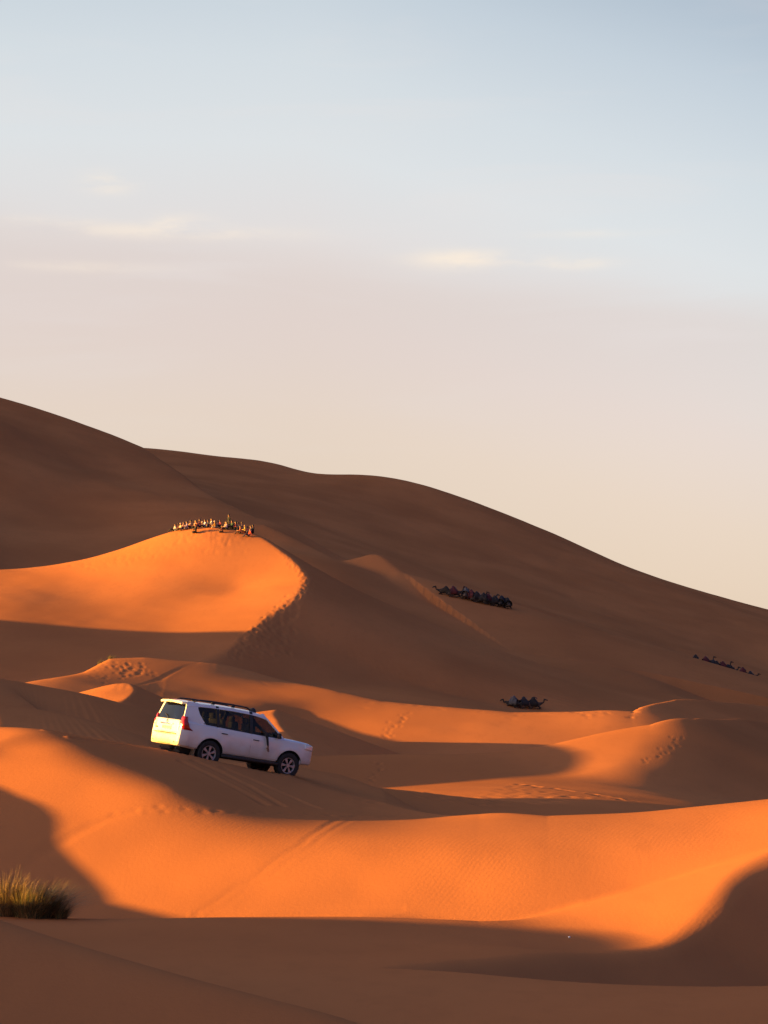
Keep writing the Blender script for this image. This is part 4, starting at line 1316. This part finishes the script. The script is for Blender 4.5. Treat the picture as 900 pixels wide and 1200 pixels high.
# photograph column, pose, before/behind the crest, top, trousers, skin, hair, head, words
CROWD = [
    (203.5, 'back', .2, WHITE, BLK, 0, 0, 'short', 'leaning person in white top, leftmost of the group on the lit crest'),
    (208.3, 'hug', .3, MAR, BLK, 1, 0, 'short', 'person in dark maroon top, second from the left in the seated row'),
    (212.0, 'hug', -.2, CREAM, BRN, 0, 2, 'hat', 'seated person in cream shirt and sun hat, third from the left on the crest'),
    (215.2, 'hug', .5, PEACH, JEAN, 0, 1, 'long', 'seated person in peach top with long hair, just left of the lavender top'),
    (218.6, 'cross', -.1, LAV, GREY, 0, 0, 'long', 'cross-legged person in lavender top, leftmost lavender of the crest group'),
    (223.6, 'hug', .1, TAN, BLK, 1, 0, 'short', 'seated person in tan shirt, left end of the warm-coloured cluster'),
    (226.8, 'back', .5, PEACH, BRN, 0, 2, 'short', 'fair-haired person in peach shirt leaning back in the warm-coloured cluster'),
    (230.2, 'hug', -.3, ORG, BLK, 1, 0, 'short', 'seated person in rust orange top in the middle of the warm-coloured cluster'),
    (234.0, 'hug', .3, SALMON, NAVY, 0, 1, 'long', 'seated person in salmon red top at the right of the warm-coloured cluster'),
    (240.0, 'hug', .7, (.60, .58, .70), BLK, 0, 0, 'short', 'seated person in pale lilac shirt with dark trousers, tall in the row'),
    (243.4, 'cross', -.1, NAVY, NAVY, 1, 0, 'short', 'person dressed all in navy beside the pale lilac shirt'),
    (247.2, 'hug', .2, WHITE, TAN, 0, 1, 'short', 'seated person in white shirt just left of the orange-yellow jacket'),
    (251.3, 'cross', -.3, YEL, CREAM, 0, 2, 'hat', 'cross-legged person in orange-yellow jacket and pale hat'),
    (258.0, 'hug', .3, (.58, .12, .06), BLK, 1, 0, 'short', 'seated person in red-orange top right of the orange-yellow jacket'),
    (262.2, 'back', -.4, TAN, BLK, 0, 1, 'short', 'person in tan shirt and black trousers leaning back before the standing figure'),
    (265.6, 'hug', -.5, LAV, BLK, 0, 0, 'long', 'seated person in lavender top at the feet of the standing figure'),
    (267.6, 'stand', .9, BLK, BLK, 1, 0, 'short', 'person standing upright in black clothes behind the seated row'),
    (271.0, 'hug', .1, GRN, BLK, 1, 0, 'short', 'seated person in dark green jacket right of the standing figure'),
    (275.8, 'hug', .5, (.50, .10, .08), BLK, 0, 0, 'long', 'seated person in red top between dark green and navy jackets'),
    (278.8, 'cross', -.1, NAVY, BLK, 1, 0, 'short', 'cross-legged person in navy jacket at the right of the dark trio'),
    (283.2, 'hug', .2, TAN, BRN, 0, 1, 'short', 'seated person in tan top left of the yellow shirt'),
    (287.0, 'cross', -.3, (.70, .50, .10), ORG, 0, 2, 'short', 'cross-legged person in bright yellow shirt'),
    (289.4, 'hug', .8, (.62, .04, .08), BLK, 0, 0, 'long', 'seated person in bright red top behind the yellow shirt'),
    (293.2, 'hug', -.1, (.62, .42, .34), GREY, 0, 1, 'short', 'seated person in pale pink shirt, second from the right end'),
    (296.6, 'hug', .3, BLK, BLK, 1, 0, 'short', 'seated person in black, rightmost of the group on the crest'),
    (205.8, 'cross', 1.2, GREY, BLK, 1, 0, 'short', 'person in grey top half hidden behind the leftmost sitters'),
    (221.2, 'hug', 1.3, (.30, .08, .07), BLK, 0, 0, 'long', 'person in brick red top half hidden between lavender and tan tops'),
    (228.6, 'cross', -1.2, BLK, BLK, 1, 0, 'short', 'person in black sitting in front of the warm-coloured cluster'),
    (237.2, 'hug', 1.1, (.30, .24, .20), BRN, 1, 1, 'hat', 'person in taupe shirt and sun hat left of the pale lilac shirt'),
    (253.8, 'back', 1.0, WHITE, NAVY, 0, 0, 'short', 'person in white shirt half hidden behind the orange-yellow jacket'),
    (260.2, 'cross', -1.1, (.10, .03, .03), BLK, 1, 0, 'short', 'person in dark wine top sitting lower, right of the red-orange top'),
    (273.6, 'hug', 1.2, (.20, .05, .05), BLK, 1, 0, 'long', 'person in dark red top half hidden behind the dark green jacket'),
    (280.9, 'hug', -.9, (.34, .10, .05), BLK, 0, 1, 'short', 'person in rust red shirt sitting lower, beside the navy jacket'),
    (291.2, 'back', -1.0, (.40, .06, .05), NAVY, 0, 0, 'short', 'person in scarlet shirt leaning back before the pale pink shirt'),
]
R2 = random.Random(3)
for (px, pose, back, top, legs, sk_, hr, hd, lab) in CROWD:
    x, y, z = crest_hit(px + R2.uniform(-.7, .7), 215, 243, back * 1.6 - .3)
    face = math.pi + .3 + R2.uniform(-.5, .5)
    person(pose, (x, y, z - .02), face, top, legs, sk_, hr, hd, lab, 'people watching from the lit dune crest', R2.uniform(.92, 1.14))

# ---- passenger with an arm hanging out of the car window
S_ = Skel()
r_, u_, hp_, up_ = torso(S_, (.14, 0, 1.00), -.12)
top_ = Vector((.14, 0, 1.00)) + up_ * .42
for s in (-1, 1):
    h = S_.v((.2, s * .10, .99), .10, LEG_R, r_)
    S_.chain([((.38, s * .11, 1.02), .085, LEG_R), ((.56, s * .12, 1.03), .068, LEG_R), ((.66, s * .12, .86), .055, LEG_R)], h)
    sh = S_.v(top_ + Vector((0, s * .18, 0)), .062, TOP_R, u_)
    if s < 0:      # near side: elbow over the sill, forearm down the door
        e = S_.chain([((.20, -.36, 1.29), .052, TOP_R), ((.26, -.50, 1.20), .050, TOP_R), ((.30, -.585, 1.15), .048, TOP_R), ((.345, -.630, 1.02), .042, TOP_R), ((.40, -.632, .82), .034, TOP_R)], sh)
        e = S_.v((.415, -.632, .775), .028, SKIN_R, e)
        S_.hand(e, (.14, 0, -1), (1, 0, 0), 1.0)
    else:
        e = S_.chain([((.26, .26, 1.22), .052, TOP_R), ((.36, .27, 1.13), .044, TOP_R), ((.52, .20, 1.10), .032, SKIN_R)], sh)
        S_.hand(e, (1, -.2, -.1), (0, 1, 0), 1.0)
pm = skin_body('person_passenger', S_.V, S_.E, 1)
pas = obj('person', pm, None, [SKINS[1], cloth(BLK), cloth(NAVY), cloth(BRN)])
hm = hair_mesh(hp_); hm.materials.append(HAIRS[0])
obj('hair', hm, pas)
pas.matrix_world = CAR.matrix_world @ Matrix.Translation((.16, -.385, .085))
tag(pas, 'person in dark clothes resting one arm out of the white car window', 'person')

# ------------------------------------------------------------------ resting camels
def camel_skel(var=0):
    """Couched dromedary facing +x, one continuous body."""
    S = Skel()
    tr = S.v((0, 0, .55), (.33, .40), 0)
    ch = S.chain([((.38, 0, .55), (.31, .36), 0), ((.68, 0, .58), (.24, .28), 0)], tr)
    rp = S.chain([((-.40, 0, .52), (.31, .33), 0), ((-.68, 0, .46), (.22, .26), 0)], tr)
    S.chain([((-.02, 0, .98), (.20, .28), 0), ((-.04, 0, 1.22), (.10, .15), 0)], tr)
    lift = (-.45, -.25, -.62)[var]
    n_ = S.chain([((.92, 0, .62), (.16, .18), 0), ((1.10, 0, .74), (.12, .14), 0), ((1.24, 0, .98 + lift * .5), (.095, .11), 0), ((1.30, 0, 1.28 + lift), (.085, .095), 0), ((1.33, 0, 1.50 + lift), (.085, .10), 0)], ch)
    hd = S.chain([((1.44, 0, 1.60 + lift), (.085, .105), 0), ((1.60, 0, 1.56 + lift), (.07, .085), 0), ((1.76, 0, 1.49 + lift), (.062, .070), 0), ((1.83, 0, 1.46 + lift), (.045, .05), 0)], n_)
    for s in (-1, 1):
        S.chain([((1.36, s * .09, 1.68 + lift), .022, 0), ((1.33, s * .12, 1.73 + lift), .012, 0)], n_)
        a = S.chain([((.62, s * .24, .34), .10, 0), ((.95, s * .25, .10), .065, 0)], ch)          # fore knee on the sand
        S.chain([((.72, s * .27, .07), .045, 0), ((.45, s * .28, .06), .045, 0), ((.36, s * .28, .05), .06, 0)], a)
        b = S.chain([((-.38, s * .31, .36), .16, 0), ((-.06, s * .37, .22), .10, 0)], rp)            # stifle forward
        S.chain([((-.40, s * .37, .10), .055, 0), ((-.74, s * .34, .08), .05, 0), ((-.46, s * .40, .05), .04, 0), ((-.20, s * .41, .05), .055, 0)], b)
    S.chain([((-.88, 0, .42), .035, 0), ((-.96, 0, .22), .022, 0)], rp)
    return S
CAMELS = []
for v_ in range(3):
    S_ = camel_skel(v_)
    cm_ = skin_body('camel_body', S_.V, S_.E, 1); 
    while len(cm_.materials) < 1: cm_.materials.append(None)
    CAMELS.append(cm_)
# saddle: ring bolster over a blanket hanging on both flanks
def blanket_mesh():
    P = []
    for i, x in enumerate(np.linspace(-.52, .46, 12)):
        row = []
        for k_ in range(17):
            a = math.pi * (k_ / 16)
            hump = .48 * math.exp(-((x + .03) / .26) ** 2)
            yy = math.cos(a) * (.46 + .03 * math.sin(x * 9))
            zz = .56 + max(0, math.sin(a)) ** .8 * (.44 + hump * max(0, math.sin(a)) ** 2) - (.20 if k_ in (0, 16) else 0) - .02 * math.sin(x * 14 + k_)
            row.append((x, yy, zz))
        P.append(row)
    bm_ = grid_mesh('saddle_blanket', P); bm_.normal_update()
    slab(bm_, .02)
    return bm_mesh('saddle_blanket', bm_)
def bolster_mesh():
    bm_ = bmesh.new()
    tube_bm(bm_, [(-.03 + .34 * math.cos(a), .30 * math.sin(a), 1.02 + .06 * math.cos(2 * a)) for a in np.linspace(0, 6.2832, 22)], .085, 8)
    return bm_mesh('saddle_bolster', bm_)
def rail_mesh():
    bm_ = bmesh.new()
    tube_bm(bm_, [(.30, -.17, 1.05), (.32, -.17, 1.32), (.32, .17, 1.32), (.30, .17, 1.05)], .02, 6)
    return bm_mesh('saddle_handle', bm_)
bl_me, bo_me, ra_me = blanket_mesh(), bolster_mesh(), rail_mesh()
for mm in (bl_me, bo_me, ra_me): mm.materials.append(None)
COATS = [mat('camel_coat_dark', (.055, .036, .025), .95, noise=.25, nscale=5), mat('camel_coat_brown', (.11, .07, .045), .95, noise=.25, nscale=5), mat('camel_coat_black', (.030, .021, .014), .95, noise=.25, nscale=5)]
STEEL = mat('saddle_steel', (.25, .25, .26), .5, .6)
def camel(loc, rz, coat, blanket, var, label, group, scale=1.0, bare=False):
    o = obj('camel', CAMELS[var]); o.location = loc; o.rotation_euler = (0, 0, rz); o.scale = (scale,) * 3
    o.material_slots[0].link = 'OBJECT'; o.material_slots[0].material = COATS[coat]
    if not bare:
        for nm, mm, mt in (('saddle_blanket', bl_me, cloth(blanket)), ('saddle_bolster', bo_me, cloth(tuple(c * .7 for c in blanket))), ('saddle_handle', ra_me, STEEL)):
            c_ = obj(nm, mm, o); c_.material_slots[0].link = 'OBJECT'; c_.material_slots[0].material = mt
    tag(o, label, 'camel', group)
    return o
BR, BG, BB, BD = (.085, .012, .014), (.085, .08, .08), (.020, .017, .020), (.018, .013, .011)
def on_ground(px, py, dmin):
    return hit(px, py, dmin)
ORD = ['first', 'second', 'third', 'fourth', 'fifth', 'sixth', 'seventh', 'eighth', 'ninth']
# on the pale ridge: two apart on the left, then a packed row
G1 = [(522.5, 697.0, 2.9, 2, BD, 0, 1), (531.5, 699.5, .2, 0, BR, 1, 0), (546, 702, 1.3, 1, BG, 1, 0), (552, 703.5, 2.6, 0, BR, 0, 0), (559, 705.5, .3, 0, BD, 1, 0), (566.5, 707.5, 2.8, 2, BD, 2, 0),
      (572.5, 708, .5, 0, BR, 1, 0), (580, 710, .2, 2, BD, 2, 0), (588, 711.5, 1.2, 2, BB, 0, 0), (594.5, 713, 1.9, 0, BD, 1, 0)]
W1_ = ['bare dark camel sitting apart, leftmost on the pale ridge', 'camel with red blanket sitting alone left of the packed row on the ridge', 'brown camel with grey blanket at the left end of the packed row on the ridge',
       'camel with red blanket, second in the packed row on the ridge', 'camel with blackish blanket, third in the packed row on the ridge', 'black camel facing left, fourth in the packed row on the ridge',
       'camel with red blanket in the middle of the packed row on the ridge', 'black camel facing right, third from the right end of the ridge row', 'black camel with blue blanket, second from the right end of the ridge row', 'dark camel at the right end of the packed row on the ridge']
for (px, py, rz, coat, bk, var, bare), lab in zip(G1, W1_):
    p_ = on_ground(px, py, 200)
    camel((p_[0], p_[1], ground(p_[0], p_[1]) - .03), rz, coat, bk, var, lab, 'camels resting on the pale ridge', R2.uniform(.95, 1.08), bool(bare))
# behind the crest of the lit bowl
G2 = [(602, 829.0, 2.7, 2, BG, 2), (614, 830.0, .4, 1, BB, 1), (625, 830.5, .15, 0, BD, 0)]
W2_ = ['black camel with grey blanket behind the lit bowl, left of the three', 'brown camel with blue blanket behind the lit bowl, middle of the three', 'dark camel stretching its head right behind the lit bowl']
for (px, py, rz, coat, bk, var), lab in zip(G2, W2_):
    p_ = on_ground(px, py, 165)
    camel((p_[0], p_[1], ground(p_[0], p_[1]) - .03), rz, coat, bk, var, lab, 'camels resting behind the lit bowl', .8)
# strung out along the ridge at the right edge
G3 = [(814, 3.0, 2), (826, .2, 0), (835, .4, 2), (838.5, 2.8, 2), (846, .2, 2), (852, 1.2, 0), (855.5, .4, 0), (869, 2.9, 2), (878, .3, 2)]
for i, (px, rz, coat) in enumerate(G3):
    p_ = crest_hit(px, 232, 275, 1.2)
    camel((p_[0], p_[1], ground(p_[0], p_[1]) - .55 - .35 * R2.random()), rz, coat, (BD, BR, BB)[i % 3], i % 3, ORD[i].capitalize() + ' dark camel from the left in the far line at the right edge', 'camels in the far line at the right edge', .85)
